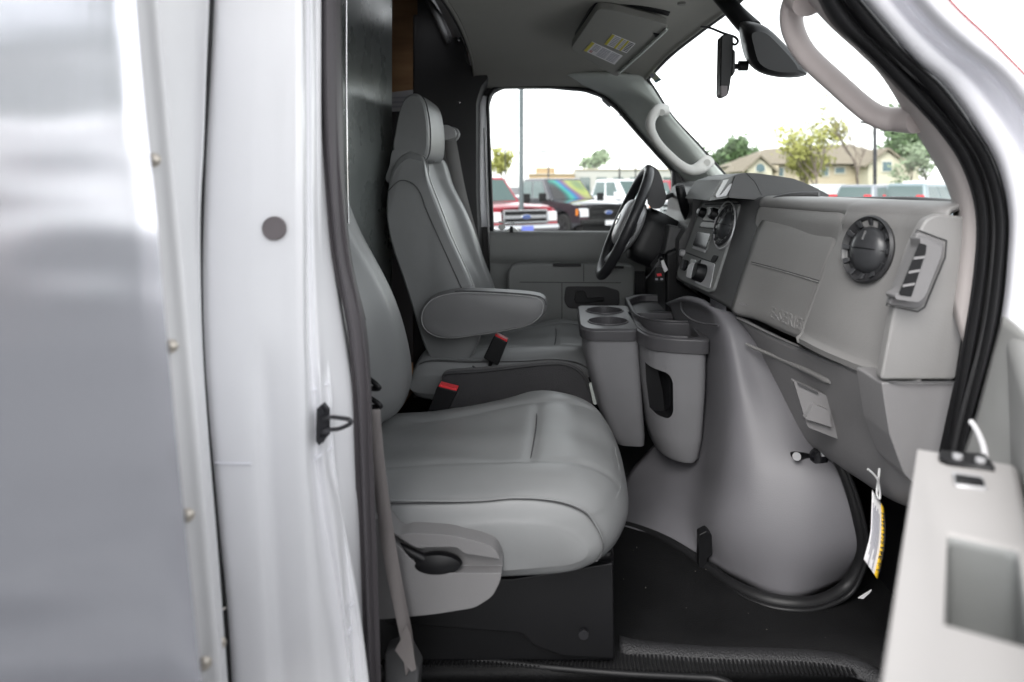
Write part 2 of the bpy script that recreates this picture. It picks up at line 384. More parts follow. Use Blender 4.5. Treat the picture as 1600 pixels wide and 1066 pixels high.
# horizontal body crease low on the pillar panel
tube('body_crease', [P(333, 723, .781), P(362, 725, .775), P(393, 725, .773)], .0013, M['jamb'], van, n=6)
# curved gap between pillar and box flange
tube('panel_gap', [P(a, b, .778) for a, b in ((333, -40), (328, 80), (319, 250), (314, 400), (316, 530), (323, 640), (332, 740), (342, 850), (353, 960), (363, 1120))], .0022, M['rubber'], van, n=8)
lathe('pillar_plug', P(429, 357, .776), (0, -1, 0), [(.0138, 0), (.0138, .0015), (.0125, .003), (.0118, .0022), (.004, .0024), (0.0005, .0024)], M['plug'], van)
# striker on the jamb
stk = slab('striker_plate', [(494, 640), (505, 630), (513, 640), (514, 680), (505, 690), (498, 697), (493, 690)], .800, .806, M['steel'], van, bevel=.001)
st = [P(505, 655, .80), P(516, 652, .775), P(530, 653, .765), P(546, 656, .762), P(547, 662, .762), P(530, 670, .765), P(512, 672, .775), P(504, 676, .80)]
tube('striker_loop', st, .0024, M['steel'], van, n=8)
for q in ((502, 642), (503, 686)): disc('screw', P(q[0], q[1], .80), (0, -1, 0), .004, .003, M['steel'], van, n=14)
onb = [P(486, 612, .808), P(500, 604, .813), P(514, 600, .822)]
tube('jamb_bead', onb, .0016, M['jamb'], van, n=6)
tube('jamb_bead', [P(488, 722, .806), P(500, 712, .806), P(518, 700, .824)], .0016, M['jamb'], van, n=6)
for q in ((551, 943), (548, 982), (537, 1030)): disc('jamb_screw', P(q[0], q[1], .815), (0, -1, 0), .0022, .008, M['jamb'], van, n=10)
# --- door seal, B side
SB = [((500, 535), -60), ((500, 533), 0), ((500, 534), 100), ((503, 536), 200), ((511, 539), 300), ((522, 548), 400), ((540, 571), 500), ((553, 580), 600), ((560, 582), 700), ((564, 585), 800), ((568, 588), 900), ((571, 591), 1000), ((575, 594), 1140)]
ppatch('door_seal', [[(a + 0, y, .868), (a + (b - a) * .25, y, .852), (a + (b - a) * .55, y, .858), (a + (b - a) * .8, y, .872), (b, y, .90)] for (a, b), y in SB], M['sealg'], van, solid=.015, n=4, m=5)
# thin dark inner edge plus B pillar inner trim (upper left)
ppatch('inner_pillar_trim', [[(b - 6, y, .895), (b - 1, y, .93), (b + 1, y, 1.02)] for (a, b), y in SB[:7]], M['trimd'], van, solid=.01)
ppatch('inner_pillar_trim', [[(b - 6, y, .897), (b - 2, y, .93), (b - 1, y, 1.02)] for (a, b), y in SB[6:]], M['trimd'], van, solid=.01)
# bright metal seam just inside the seal
tube('inner_edge', [P(541, -40, 1.03), P(541, 120, 1.03), P(542, 240, 1.03), P(544, 350, 1.03)], .0013, M['chrome'], van, n=6)
# --- partition wall behind the seats and far pillar trim
vbox('partition', (-.545, 1.00, -.80), (-.515, 2.06, .62), M['wall'], van, bevel=.006)
vbox('partition_post', (-.57, 2.055, -.8), (-.545, 2.085, .62), M['black'], van)
slab('rear_pillar_trim', [(652, -60), (690, -30), (700, 0), (716, 40), (729, 100), (752, 108), (764, 121), (752, 134), (744, 160), (744, 300), (750, 420), (758, 560), (770, 640), (652, 640)], 2.47, 2.60, M['trimd'], van, r=6, bevel=.008)
vbox('rear_trim_return', (-.545, 2.47, -.8), (-.522, 2.60, .62), M['trimd'], van, bevel=.008)
for q in ((694, 17), (717, 63), (718, 160)): lathe('trim_screw', P(q[0], q[1], 2.469), (0, -1, 0), [(.005, 0), (.004, .004), (.001, .005)], M['chrome'], van, n=12)
tube('rear_trim_roll', [P(668, 0, 2.44), P(686, 35, 2.45), P(700, 68, 2.46)], [.012, .013, .010], M['pod'], van)
# --- floor
FZ = -.77
fl = [[V(x, y, FZ + dz) for x in (-.62, -.3, 0, .3, .62, .80)] for y, dz in ((1.085, 0), (1.3, 0), (1.6, 0), (1.9, 0), (2.3, 0), (2.62, 0))]
patch('floor_mat', fl, M['mat_'], van, n=2, m=2, solid=.02, toward=V(0, 1.5, 5))
# ribbed mat border + lip + step well
vs = []; parts = []
for i in range(118):
    x = -.34 + i * .0068
    yb = 1.088 + .014 * math.sin((x + .2) * 2.2)
    parts.append(boxg((x, 1.090 - max(0, x + .1) * .04, HC + FZ + .001), (x + .0034, 1.150 - .035 * min(1, max(0, (x - .05) / .05)), HC + FZ + .0045)))
v_, f_ = multi(parts); mk('mat_rib', v_, f_, M['rubber'], van, flat=True)
tube('mat_edge', [P(640, 1034, 1.104), P(670, 1030, 1.108), P(760, 1033, 1.104), P(870, 1044, 1.088), P(980, 1053, 1.075), P(1080, 1058, 1.068), P(1125, 1062, 1.062), P(1150, 1080, 1.04), P(1160, 1140, .98)], .005, M['rubber'], van, n=10)
vbox('step_well', (-.40, .88, -.95), (.62, 1.075, FZ - .035), M['black'], van, bevel=.008)
RX = ((968, 1002), (1000, 1009), (1100, 1018), (1200, 1021), (1290, 1026), (1340, 1037), (1375, 1054))
patch('mat_ridge', [[V((x - VX) * (822 / (y + d - VY)) / F, 822 / (y + d - VY), FZ + h) for x, y in RX] for d, h in ((-10, -.004), (-3, .006), (6, .010), (14, .006), (20, -.004))], M['strip'], van, n=5, m=3, solid=.004, toward=V(0, 0, 2))
# crumbs and dirt on the mat
random.seed(3); parts = []
for i in range(20):
    x = random.uniform(.05, .5); y = random.uniform(1.13, 1.45); s = random.uniform(.0004, .0009) * (2.2 if i < 4 else 1)
    parts.append(boxg((x, y, HC + FZ + .001), (x + s, y + s * 1.3, HC + FZ + .001 + s)))
v_, f_ = multi(parts); c_ = mk('grit', v_, f_, mat('grit', (.3, .28, .25), .9), van, flat=True); c_['kind'] = 'stuff'
# --- headliner
HL = []
for Y, z, xb, xf in ((2.62, .375, -.36, .30), (2.52, .39, -.335, .30), (2.42, .425, -.325, .30), (2.2, .465, -.315, .34), (1.95, .485, -.31, .385), (1.65, .485, -.31, .415), (1.3, .475, -.31, .40), (1.05, .44, -.31, .35), (.93, .40, -.31, .31), (.88, .385, -.31, .30)):
    HL.append([V(xb, Y, z + .0), V(xb + .03, Y, z + .006), V(-.1, Y, z + .012), V(.1, Y, z + .008), V(xf - .10, Y, z - .004 - (.0 if Y > 2.3 else .0)), V(xf - .02, Y, z - .03 if Y < 2.45 else z - .01), V(xf, Y, z - .045 if Y < 2.45 else z - .012)])
patch('headliner', HL, M['head'], van, n=5, m=5, solid=-.015, toward=V(0, 1.7, -3))
tube('headliner_edge', [V(-.312, y, z - .004) for y, z in ((.9, .39), (1.05, .44), (1.3, .475), (1.65, .485), (1.95, .485), (2.2, .465), (2.42, .425), (2.5, .395))], .006, M['rubber'], van, n=8)
hdr = [V(.302, 2.47, .372), V(.305, 2.42, .385), V(.343, 2.2, .42), V(.388, 1.95, .44), V(.418, 1.65, .442), V(.403, 1.3, .432), V(.353, 1.05, .397), V(.312, .93, .357)]
tube('windshield_seal', hdr, .009, M['rubber'], van, n=10)
for q in ((867, 62, 2.33), (1065, 4, 1.62)): disc('headliner_clip', P(*q), (0, 0, -1), .010, .006, M['visor'], van, n=16)
# outer roof, hood and far side so the cab is closed
RO = [[V(x, Y, z + dz) for x, dz in ((-.40, .05), (-.1, .06), (.15, .045), (.385 - .16 * ((Y - 1.73) / .85) ** 2, .01), (.415 - .16 * ((Y - 1.73) / .85) ** 2, -.02))] for Y, z in ((2.74, .33), (2.70, .42), (2.5, .49), (2.1, .54), (1.73, .55), (1.36, .54), (.98, .49), (.80, .42), (.77, .33))]
patch('roof', RO, M['paint'], van, n=4, m=4, solid=.01, toward=V(0, 1.7, 6))
patch('hood', [[V(x, Y, z + dz) for x, z in ((.66, -.10), (.9, -.14), (1.2, -.17), (1.45, -.28), (1.5, -.6))] for Y, dz in ((.80, -.10), (.88, -.02), (1.3, .02), (1.73, .03), (2.2, .02), (2.58, -.02), (2.66, -.10))], M['paint'], van, n=4, m=4, solid=.01, toward=V(1, 1.7, 6))
vbox('front_fender', (.66, .79, -1.1), (1.5, .84, -.16), M['paint'], van, bevel=.02)
vbox('front_fender', (.66, 2.62, -1.1), (1.5, 2.67, -.16), M['paint'], van, bevel=.02)
vbox('firewall', (.62, .97, -1.0), (.66, 2.6, -.05), M['black'], van)
# --- windscreen
ws = [[V(.30, 2.49, .375), V(.343, 2.2, .43), V(.418, 1.65, .45), V(.353, 1.05, .41), V(.305, .92, .36)],
      [V(.47, 2.53, .17), V(.515, 2.2, .20), V(.58, 1.65, .21), V(.515, 1.05, .19), V(.47, .90, .16)],
      [V(.625, 2.56, -.03), V(.67, 2.2, -.03), V(.73, 1.65, -.03), V(.67, 1.05, -.03), V(.61, .90, -.03)]]
patch('windshield', ws, M['glass'], van, n=4, m=4, solid=0)
onp = (P(1022, 122, 2.30), Vector((-.5, -.6, -.3)).normalized())
sk = onpl('inspection_sticker', [(1013, 116), (1022, 112), (1033, 124), (1025, 130)], onp, 0, .0008, M['labelglass'], van, bevel=0)
onpl('sticker_band', [(1022, 127), (1032, 122), (1034, 125), (1025, 130)], onp, .0008, .0016, M['teal'], sk, bevel=0)
onpl('sticker_print', [(1015, 117), (1020, 114), (1024, 119), (1018, 122)], onp, .0008, .0016, M['inkg'], sk, bevel=0)
# --- near A pillar
L0 = [(1250, -50), (1298, 36), (1348, 82), (1384, 121), (1463, 204), (1500, 260), (1522, 330), (1521, 420), (1501, 545), (1476, 690), (1445, 830), (1410, 1000)]
L1 = [(1305, -50), (1384, 43), (1430, 95), (1479, 138), (1530, 210), (1558, 262), (1574, 330), (1573, 400), (1560, 510), (1520, 660), (1490, 800), (1460, 980)]
L2 = [(1345, -50), (1418, 38), (1465, 85), (1514, 128), (1563, 198), (1592, 255), (1612, 330), (1612, 410), (1600, 520), (1560, 670), (1530, 810), (1500, 990)]
L3 = [(1375, -50), (1448, 35), (1497, 80), (1550, 122), (1600, 190), (1632, 250), (1652, 330), (1652, 410), (1640, 530), (1600, 680), (1570, 820), (1540, 1000)]
L4 = [(1415, -50), (1478, 20), (1530, 68), (1588, 118), (1645, 185), (1680, 250), (1700, 330), (1700, 410), (1690, 540), (1650, 690), (1620, 830), (1590, 1010)]
L5 = [(1440, -50), (1490, 10), (1545, 62), (1604, 122), (1665, 182), (1705, 250), (1725, 330), (1725, 410), (1715, 540), (1680, 690), (1650, 830), (1620, 1010)]
def bands(*ls): return [[P(l[i][0], l[i][1], Y) for l, Y in ls] for i in range(len(L0))]
mid = lambda a, b, t: [(p[0] * (1 - t) + q[0] * t, p[1] * (1 - t) + q[1] * t) for p, q in zip(a, b)]
patch('door_seal', bands((L0, .915), (mid(L0, L1, .12), .895), (mid(L0, L1, .35), .882), (mid(L0, L1, .46), .890), (mid(L0, L1, .52), .896), (mid(L0, L1, .62), .878), (mid(L0, L1, .85), .866), (L1, .875)), M['rubber'], van, n=4, m=5, solid=.015)
patch('pillar_outer_panel', bands((L1, .872), (mid(L1, L2, .3), .845), (L2, .832), (mid(L2, L3, .5), .842), (L3, .836), (mid(L3, L4, .3), .80), (L4, .782), (L5, .80)), M['jamb'], van, n=4, m=5, solid=.01)
tube('pillar_edge', [P(a + 2, b - 1, .80) for a, b in L5[:7]], .0012, M['redink'], van, n=6)
# inner trim of the near pillar with grab handle
TI = [(1215, -50), (1288, 33), (1342, 83), (1379, 122), (1424, 196), (1456, 248), (1482, 300), (1489, 340), (1480, 440)]
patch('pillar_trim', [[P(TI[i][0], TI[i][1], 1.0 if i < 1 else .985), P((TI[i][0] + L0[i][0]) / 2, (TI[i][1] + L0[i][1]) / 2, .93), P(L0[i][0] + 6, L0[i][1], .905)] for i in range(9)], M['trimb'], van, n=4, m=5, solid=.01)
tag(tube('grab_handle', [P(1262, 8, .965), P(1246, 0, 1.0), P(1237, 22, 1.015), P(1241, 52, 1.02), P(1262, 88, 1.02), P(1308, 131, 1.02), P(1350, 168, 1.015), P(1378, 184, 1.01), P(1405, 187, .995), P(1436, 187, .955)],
     [.022, .021, .0195, .019, .0185, .0185, .0185, .019, .020, .022], M['handleb'], van, n=18, flat=(.75, 1.0)), 'beige grab handle on the near windscreen pillar')
# --- far A pillar with handle
ppatch('pillar_trim', [[(872, 118, 2.50), (900, 117, 2.46), (960, 116, 2.42), (1008, 118, 2.40)], [(925, 140, 2.58), (950, 142, 2.52), (985, 140, 2.45), (1022, 142, 2.43)], [(962, 163, 2.59), (985, 160, 2.53), (1015, 162, 2.46), (1048, 182, 2.44)],
    [(1005, 213, 2.59), (1022, 205, 2.53), (1050, 205, 2.46), (1085, 222, 2.45)], [(1045, 258, 2.59), (1062, 250, 2.53), (1085, 245, 2.47), (1112, 252, 2.46)], [(1085, 300, 2.59), (1100, 292, 2.53), (1120, 285, 2.47), (1138, 280, 2.46)]], M['trim'], van, n=4, m=5, solid=.012)
tube('windshield_seal', [P(1006, 116, 2.41), P(1012, 124, 2.41), P(1024, 142, 2.44), P(1050, 182, 2.45), P(1087, 222, 2.46), P(1114, 252, 2.47), P(1142, 284, 2.47)], .006, M['rubber'], van, n=8)
tag(tube('grab_handle', [P(1040, 172, 2.42), P(1028, 172, 2.36), P(1018, 185, 2.33), P(1017, 202, 2.32), P(1028, 224, 2.32), P(1050, 247, 2.32), P(1066, 260, 2.32), P(1080, 266, 2.33), P(1094, 262, 2.35), P(1106, 252, 2.42)],
     [.022, .020, .019, .0185, .018, .018, .019, .020, .023, .026], M['handle'], van, n=16, flat=(.8, 1.0)), 'pale grab handle on the far windscreen pillar')
for q in ((1034, 176), (1105, 254)): disc('handle_cap', P(q[0], q[1], 2.345), (-.2, -1, 0), .012, .004, M['handle'], van, n=16, bevel=.001)

# --- driver's door (far side)
dd = P(900, 400, 2.62)
door_out = [(741, 690), (738, 420), (738, 180), (742, 140), (756, 122), (785, 117), (930, 118), (960, 135), (1010, 190), (1060, 262), (1110, 320), (1110, 690)]
glass_out = [(769, 363), (763, 200), (762, 160), (768, 143), (784, 135), (860, 135), (915, 140), (940, 149), (965, 170), (1000, 210), (1030, 243), (1053, 268), (1053, 363)]
frame = slab('driver_door', door_out, 2.60, 2.68, M['trimd'], van, r=8, bevel=.004)
v_, f_ = (lambda q: ([P(a, b, 2.5) for a, b in q] + [P(a, b, 2.5) + Vector((0, .3, 0)) for a, b in q], [tuple(range(len(q))), tuple(range(len(q), 2 * len(q)))[::-1]] + [(i, (i + 1) % len(q), len(q) + (i + 1) % len(q), len(q) + i) for i in range(len(q))]))([(v.x, v.y) for v in rnd([Vector((a, b, 0)) for a, b in glass_out], 6)])
# cutter drawn in the door plane
sc_ = 2.60 / 2.5
v_ = [Vector(((p.x) * sc_, 2.5 if i < len(v_) // 2 else 2.8, HC + (p.z - HC) * sc_)) for i, p in enumerate(v_)]
cut(frame, [(v_, f_)])
DR = frame
tag(DR, None)
ppatch('jamb', [[(745, y, 2.585), (751, y, 2.575), (758, y, 2.585), (761 + dx, y, 2.6)] for y, dx in ((150, 0), (200, 0), (280, 2), (355, 5))], M['jamb'], van, n=3, m=3, solid=.006)
tube('door_window_seal', [P(a, b, 2.592) for a, b in glass_out[:-1]], .0055, M['rubber'], van, n=8, k=3)
tube('door_window_seal', [P(770, 510, 2.58), P(768, 440, 2.58), P(766, 400, 2.58), P(762, 330, 2.58), P(757, 200, 2.58)], .004, M['silver'], van, n=8)
mk('window_glass', [P(a, b, 2.635) for a, b in glass_out], [tuple(range(len(glass_out)))], M['glass'], DR, flat=True)
gp = (P(780, 355, 2.630), Vector((0, -1, 0)))
for q in ([(779, 346), (789, 346), (789, 349), (779, 349)], [(780, 351), (788, 350), (790, 356), (784, 361), (778, 356)], [(797, 346), (799, 346), (799, 352), (797, 352)], [(801, 346), (804, 346), (804, 352), (801, 352)]):
    onpl('etched_mark', q, gp, 0, .0008, M['lite'], DR, bevel=0)
# divider bar and sail panel
slab('window_divider', [(1050, 262), (1056, 266), (1056, 372), (1050, 372)], 2.60, 2.62, M['steel'], DR, bevel=.001)
slab('sail_panel', [(1055, 262), (1078, 280), (1112, 318), (1112, 400), (1055, 400)], 2.585, 2.60, M['trimd'], DR, bevel=.003)
# door trim
ppatch('door_panel', [[(x, y, Y) for x in (766, 772, 830, 900, 990, 1090)] for y, Y in ((361, 2.61), (362, 2.575), (368, 2.555), (385, 2.55), (402, 2.552), (412, 2.565), (420, 2.57), (520, 2.57), (640, 2.57))], M['doorp'], DR, n=3, m=4, solid=.01)
slab('door_armrest', [(793, 424), (800, 414), (815, 412), (985, 414), (992, 420), (992, 520), (800, 525), (792, 480)], 2.49, 2.57, M['doorp'], DR, r=6, bevel=.010, seg=3)
slab('armrest_pull', [(864, 412), (908, 412), (908, 417), (864, 417)], 2.485, 2.49, M['black'], DR, bevel=.001)
tube('armrest_joint', [P(912, 413, 2.489), P(912, 440, 2.489)], .0012, M['black'], DR, n=6)
tube('armrest_joint', [P(812, 441, 2.4885), P(970, 442, 2.4885)], .0012, M['black'], DR, n=6)
tube('armrest_joint', [P(878, 441, 2.4885), P(878, 520, 2.4885)], .0012, M['black'], DR, n=6)
slab('handle_bezel', [(884, 448), (945, 448), (968, 455), (968, 478), (935, 484), (888, 482), (881, 470)], 2.482, 2.49, M['trimd'], DR, r=5, bevel=.002)
dh = slab('inner_handle', [(900, 455), (914, 455), (918, 466), (944, 465), (944, 470), (918, 474), (900, 474), (897, 468)], 2.468, 2.482, M['black'], DR, r=2, bevel=.002)
slab('window_lock', [(960, 416), (975, 416), (975, 420), (960, 420)], 2.483, 2.487, M['black'], DR, bevel=.001)
slab('sill_button', [(789, 362), (797, 356), (803, 356), (811, 362), (806, 367), (794, 367)], 2.57, 2.60, M['lite'], DR, r=2, bevel=.002)
slab('lock_pin', [(797, 354), (801, 354), (802, 364), (796, 364)], 2.565, 2.575, M['black'], DR, bevel=.001)
sg = slab('speaker_grille', [(992, 424), (1058, 424), (1058, 500), (992, 500)], 2.545, 2.555, M['speaker'], DR, bevel=.003)
parts = []
for i in range(22):
    a = P(993 + i * 3, 426, 2.5435); b = P(993 + i * 3, 498, 2.5435); parts.append(tubegeo([a, b], .0008, 4))
for i in range(24):
    a = P(993, 426 + i * 3, 2.5425); b = P(1057, 426 + i * 3, 2.5425); parts.append(tubegeo([a, b], .0008, 4))
v_, f_ = multi(parts); mk('grille_wire', v_, f_, M['mesh_'], sg, flat=True)
# outer skin of the driver's side
vbox('driver_side_skin', (-.45, 2.68, -1.0), (.66, 2.72, -.20), M['paint'], van, bevel=.01)
# --- sun visor
vc = [P(932, 15, 1.78), P(1043, 40, 1.86), P(1042, 47, 1.90), P(964, 120, 2.22), P(895, 79, 2.10)]
vpl = plane3(vc[0], vc[1], vc[3])
sv = onpl('sun_visor', [(934, 14), (960, 17), (1043, 39), (1042, 47), (1000, 86), (965, 120), (958, 118), (895, 80), (893, 74)], vpl, -.022, .0, M['visor'], van, r=7, bevel=.008, seg=3)
tube('visor_rod', [hit(1042, 46, vpl, .004), hit(1000, 85, vpl, .006), hit(967, 114, vpl, .004)], .0045, M['trim'], sv, n=8)
onpl('visor_clip', [(1021, 51), (1032, 53), (1029, 57), (1023, 56)], vpl, 0, .004, M['black'], sv)
onpl('visor_gap', [(898, 70), (936, 8), (960, 10), (1048, 33), (1045, 39), (958, 18), (938, 16), (900, 74)], vpl, -.04, -.024, M['black'], sv, bevel=.003)
def label_sheet(q, name, nlines, ybands, parent, pl):
    s = onpl(name, q, pl, 0, .0008, M['white'], parent, bevel=0)
    a, b, c, d = [Vector((x, y, 0)) for x, y in q]   # a..b long top edge, d..c bottom
    f = lambda u, v: (a.lerp(b, u)).lerp(d.lerp(c, u), v)
    def strip(n, u0, u1, v0, v1, m, h=.0016):
        onpl(n, [(p.x, p.y) for p in (f(u0, v0), f(u1, v0), f(u1, v1), f(u0, v1))], pl, .0008, h, m, s, bevel=0)
    for (u0, u1) in ybands: strip('yellow_band', u0, u1, .02, .98, M['yellow2'])
    return s, strip, f
l1, stp, _ = label_sheet([(925, 65), (973, 87), (960, 101), (912, 79)], 'warning_label', 0, ((.0, .09),), sv, vpl)
for i in range(7):
    v = .1 + i * .12
    stp('print_line', .14, .32, v, v + .045, M['inkg']) if i < 5 else stp('print_line', .14, .22, v, v + .05, M['redink'])
    stp('print_line', .37, .64, v, v + .045, M['inkg']); stp('print_line', .68, .93, v, v + .045, M['inkg'])
l2, stp, _ = label_sheet([(957, 53), (993, 68), (979, 83), (944, 69)], 'warning_label', 0, ((.0, .11), (.42, .50), (.66, .74)), sv, vpl)
for i in range(7):
    v = .08 + i * .125
    stp('print_line', .15, .38, v, v + .05, M['inkg']); stp('print_line', .53, .63, v, v + .05, M['inkg']); stp('print_line', .77, .96, v, v + .05, M['ink'])

# --- passenger door, open toward the viewer
H = Vector((.52, .80, 0)); dn = Vector((-.5, -.866, 0)); nn_ = Vector((-.866, .5, 0))
def D(s, t, z): return H + dn * s + nn_ * t + Vector((0, 0, HC + z))
def dbox(s0, s1, t0, t1, z0, z1):
    v = [D(s, t, z) for z in (z0, z1) for s, t in ((s0, t0), (s1, t0), (s1, t1), (s0, t1))]
    return v, [(0, 3, 2, 1), (4, 5, 6, 7), (0, 1, 5, 4), (1, 2, 6, 5), (2, 3, 7, 6), (3, 0, 4, 7)]
pd = mk('passenger_door', *dbox(.02, 1.10, -.10, .004, -.95, -.16), M['doorg'], van, bevel=.02, seg=4)
tag(pd, 'open passenger door, out of focus at the lower right')
mk('door_skin', *dbox(0, 1.12, -.125, -.102, -1.0, -.15), M['paint'], pd, bevel=.01)
AZ = -.235
arm = mk('armrest', *dbox(.262, 1.0, .006, .082, AZ - .12, AZ), M['doorl'], pd)
arm.modifiers.new('bevel', 'BEVEL').width = .014; arm.modifiers['bevel'].segments = 4
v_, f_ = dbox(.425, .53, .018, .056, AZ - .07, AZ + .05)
cut(arm, [(v_, f_)], M['doorp'])  # darker plastic on the pocket walls stands in for the shade inside
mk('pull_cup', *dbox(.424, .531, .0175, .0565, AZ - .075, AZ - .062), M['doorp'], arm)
zp = (V(0, 0, AZ), Vector((0, 0, 1)))
sb = onpl('switch_bezel', [(1468, 710), (1540, 716), (1556, 738), (1480, 728), (1466, 722)], zp, 0, .004, M['black'], arm, r=4, bevel=.001)
for q in ((1496, 716), (1532, 722)): disc('switch_dot', hit(q[0], q[1], zp, .004), (0, 0, 1), .004, .003, M['silver'], sb, n=14)
sb2 = onpl('lock_switch', [(1487, 742), (1536, 750), (1542, 768), (1492, 762)], zp, 0, .003, M['silver'], arm, r=3, bevel=.001)
onpl('switch_rocker', [(1492, 752), (1534, 758), (1539, 767), (1494, 762)], zp, .003, .006, M['black'], sb2, r=2, bevel=.001)
ppatch('door_return', [[(1566, 494, .80), (1584, 508, .75), (1606, 530, .70), (1640, 560, .64)], [(1548, 560, .80), (1572, 565, .74), (1606, 575, .69), (1660, 590, .62)], [(1524, 650, .80), (1552, 655, .735), (1600, 665, .68), (1660, 680, .61)], [(1492, 750, .80), (1530, 755, .73), (1590, 765, .67), (1660, 780, .60)], [(1470, 860, .80), (1520, 860, .73), (1580, 865, .66), (1660, 880, .60)]], M['doorg'], pd, n=4, m=4, solid=.006)
tube('door_cord', [P(1518, 660, .72), P(1526, 672, .70), P(1536, 695, .66), P(1541, 722, .62)], .0032, M['white'], pd, n=8)

# --- cargo box
cb = vbox('cargo_box_side', (-4.9, .48, -.75), (-.40, .50, 1.60), M['flange'], van)
patch('side_panel', [[P(-900, -700, .47), P(-300, -700, .47), P(150, -700, .47), P(128, -700, .475)], [P(-900, 0, .47), P(-300, 0, .47), P(170, 0, .47), P(192, 0, .475)], [P(-900, 350, .47), P(-300, 350, .47), P(203, 350, .47), P(222, 350, .475)],
     [P(-900, 533, .47), P(-300, 533, .47), P(218, 533, .47), P(238, 533, .475)], [P(-900, 800, .47), P(-300, 800, .47), P(242, 800, .47), P(262, 800, .475)], [P(-900, 1066, .47), P(-300, 1066, .47), P(268, 1066, .47), P(288, 1066, .475)], [P(-900, 1500, .47), P(-300, 1500, .47), P(308, 1500, .47), P(330, 1500, .475)]],
     M['alu'], cb, n=5, m=5, solid=.002, toward=V(-.4, -4, 0))
tag(cb, 'brushed silver cargo box side with a riveted white corner')
fr = []
for y in (-60, 200, 350, 533, 700, 850, 1000, 1150):
    e = 190 + y * .092; g = 331 - 16 * math.exp(-((y - 400) / 260.) ** 2) + max(0, y - 650) * .055
    fr.append([P(e - 6, y, .60), P(e + 14, y, .606), P(e + 36, y, .612), P(e + 56, y, .616), P(e + 61, y, .628), P((e + 70 + g) / 2, y, .70), P(g - 7, y, .768), P(g - 2.5, y, .775), P(g - 1.5, y, .80)])
cf = patch('corner_flange', fr, M['flange'], cb, n=4, m=5, solid=.004)
for q in ((240, 250), (267, 541), (293, 805), (320, 1036), (343, 1005)):
    rr = [(.0062, 0), (.0058, .002), (.004, .004), (.0015, .005), (.0003, .005)]
    lathe('rivet', P(q[0], q[1], .607 if q[0] < 340 else .655), (.25, -1, 0), rr, M['rivet'], cb, n=16)
tube('sealant_bead', [P(331, 1060, .66), P(327, 1000, .67), P(330, 972, .69), P(340, 958, .72), P(352, 950, .76)], .0012, M['rivet'], cb, n=6)
vbox('cargo_box_roof', (-4.9, .50, 1.55), (-.40, 2.96, 1.60), M['flange'], van)
vbox('cargo_box_side', (-4.9, 2.96, -.75), (-.40, 2.98, 1.60), M['flange'], van)
vbox('cargo_box_floor', (-4.9, .50, -.80), (-.56, 2.96, -.75), M['wood'], van)
vbox('cargo_box_rear', (-4.9, .50, -.75), (-4.86, 2.96, 1.55), M['flange'], van)
vbox('cargo_box_front', (-.44, .50, .62), (-.40, 2.96, 1.55), M['flange'], van)
vbox('wood_lining', (-3.0, 2.92, -.75), (-.56, 2.958, 1.5), M['wood'], van)
vbox('lower_lining', (-3.0, 2.895, -.75), (-.56, 2.92, .315), M['trimd'], van)
wl = slab('lining_plate', [(600, 146), (648, 140), (650, 172), (604, 175)], 2.885, 2.893, M['silver'], van, bevel=.001)
for y in (152, 159, 166): slab('plate_line', [(612, y), (642, y - 1), (642, y + 1), (612, y + 2)], 2.883, 2.8845, M['inkg'], wl, bevel=0)
for x in (-3.9,): 
    for yy in (.62, 2.55): 
        w_ = lathe('rear_wheel', (x, yy, .40), (0, 1, 0), [(.2, .02), (.36, 0), (.40, .04), (.40, .24), (.36, .28), (.2, .26)], M['rubber'], van, n=36)
for yy in (.86, 2.38): lathe('front_wheel', (1.02, yy, .40), (0, 1, 0), [(.2, .02), (.36, 0), (.40, .04), (.40, .20), (.36, .24), (.2, .22)], M['rubber'], van, n=36)
vbox('chassis', (-4.8, 1.3, -1.15), (1.4, 2.1, -.98), M['black'], van)
vbox('sill_panel', (-.42, .78, -1.05), (.64, .87, -.83), M['paint'], van, bevel=.01)

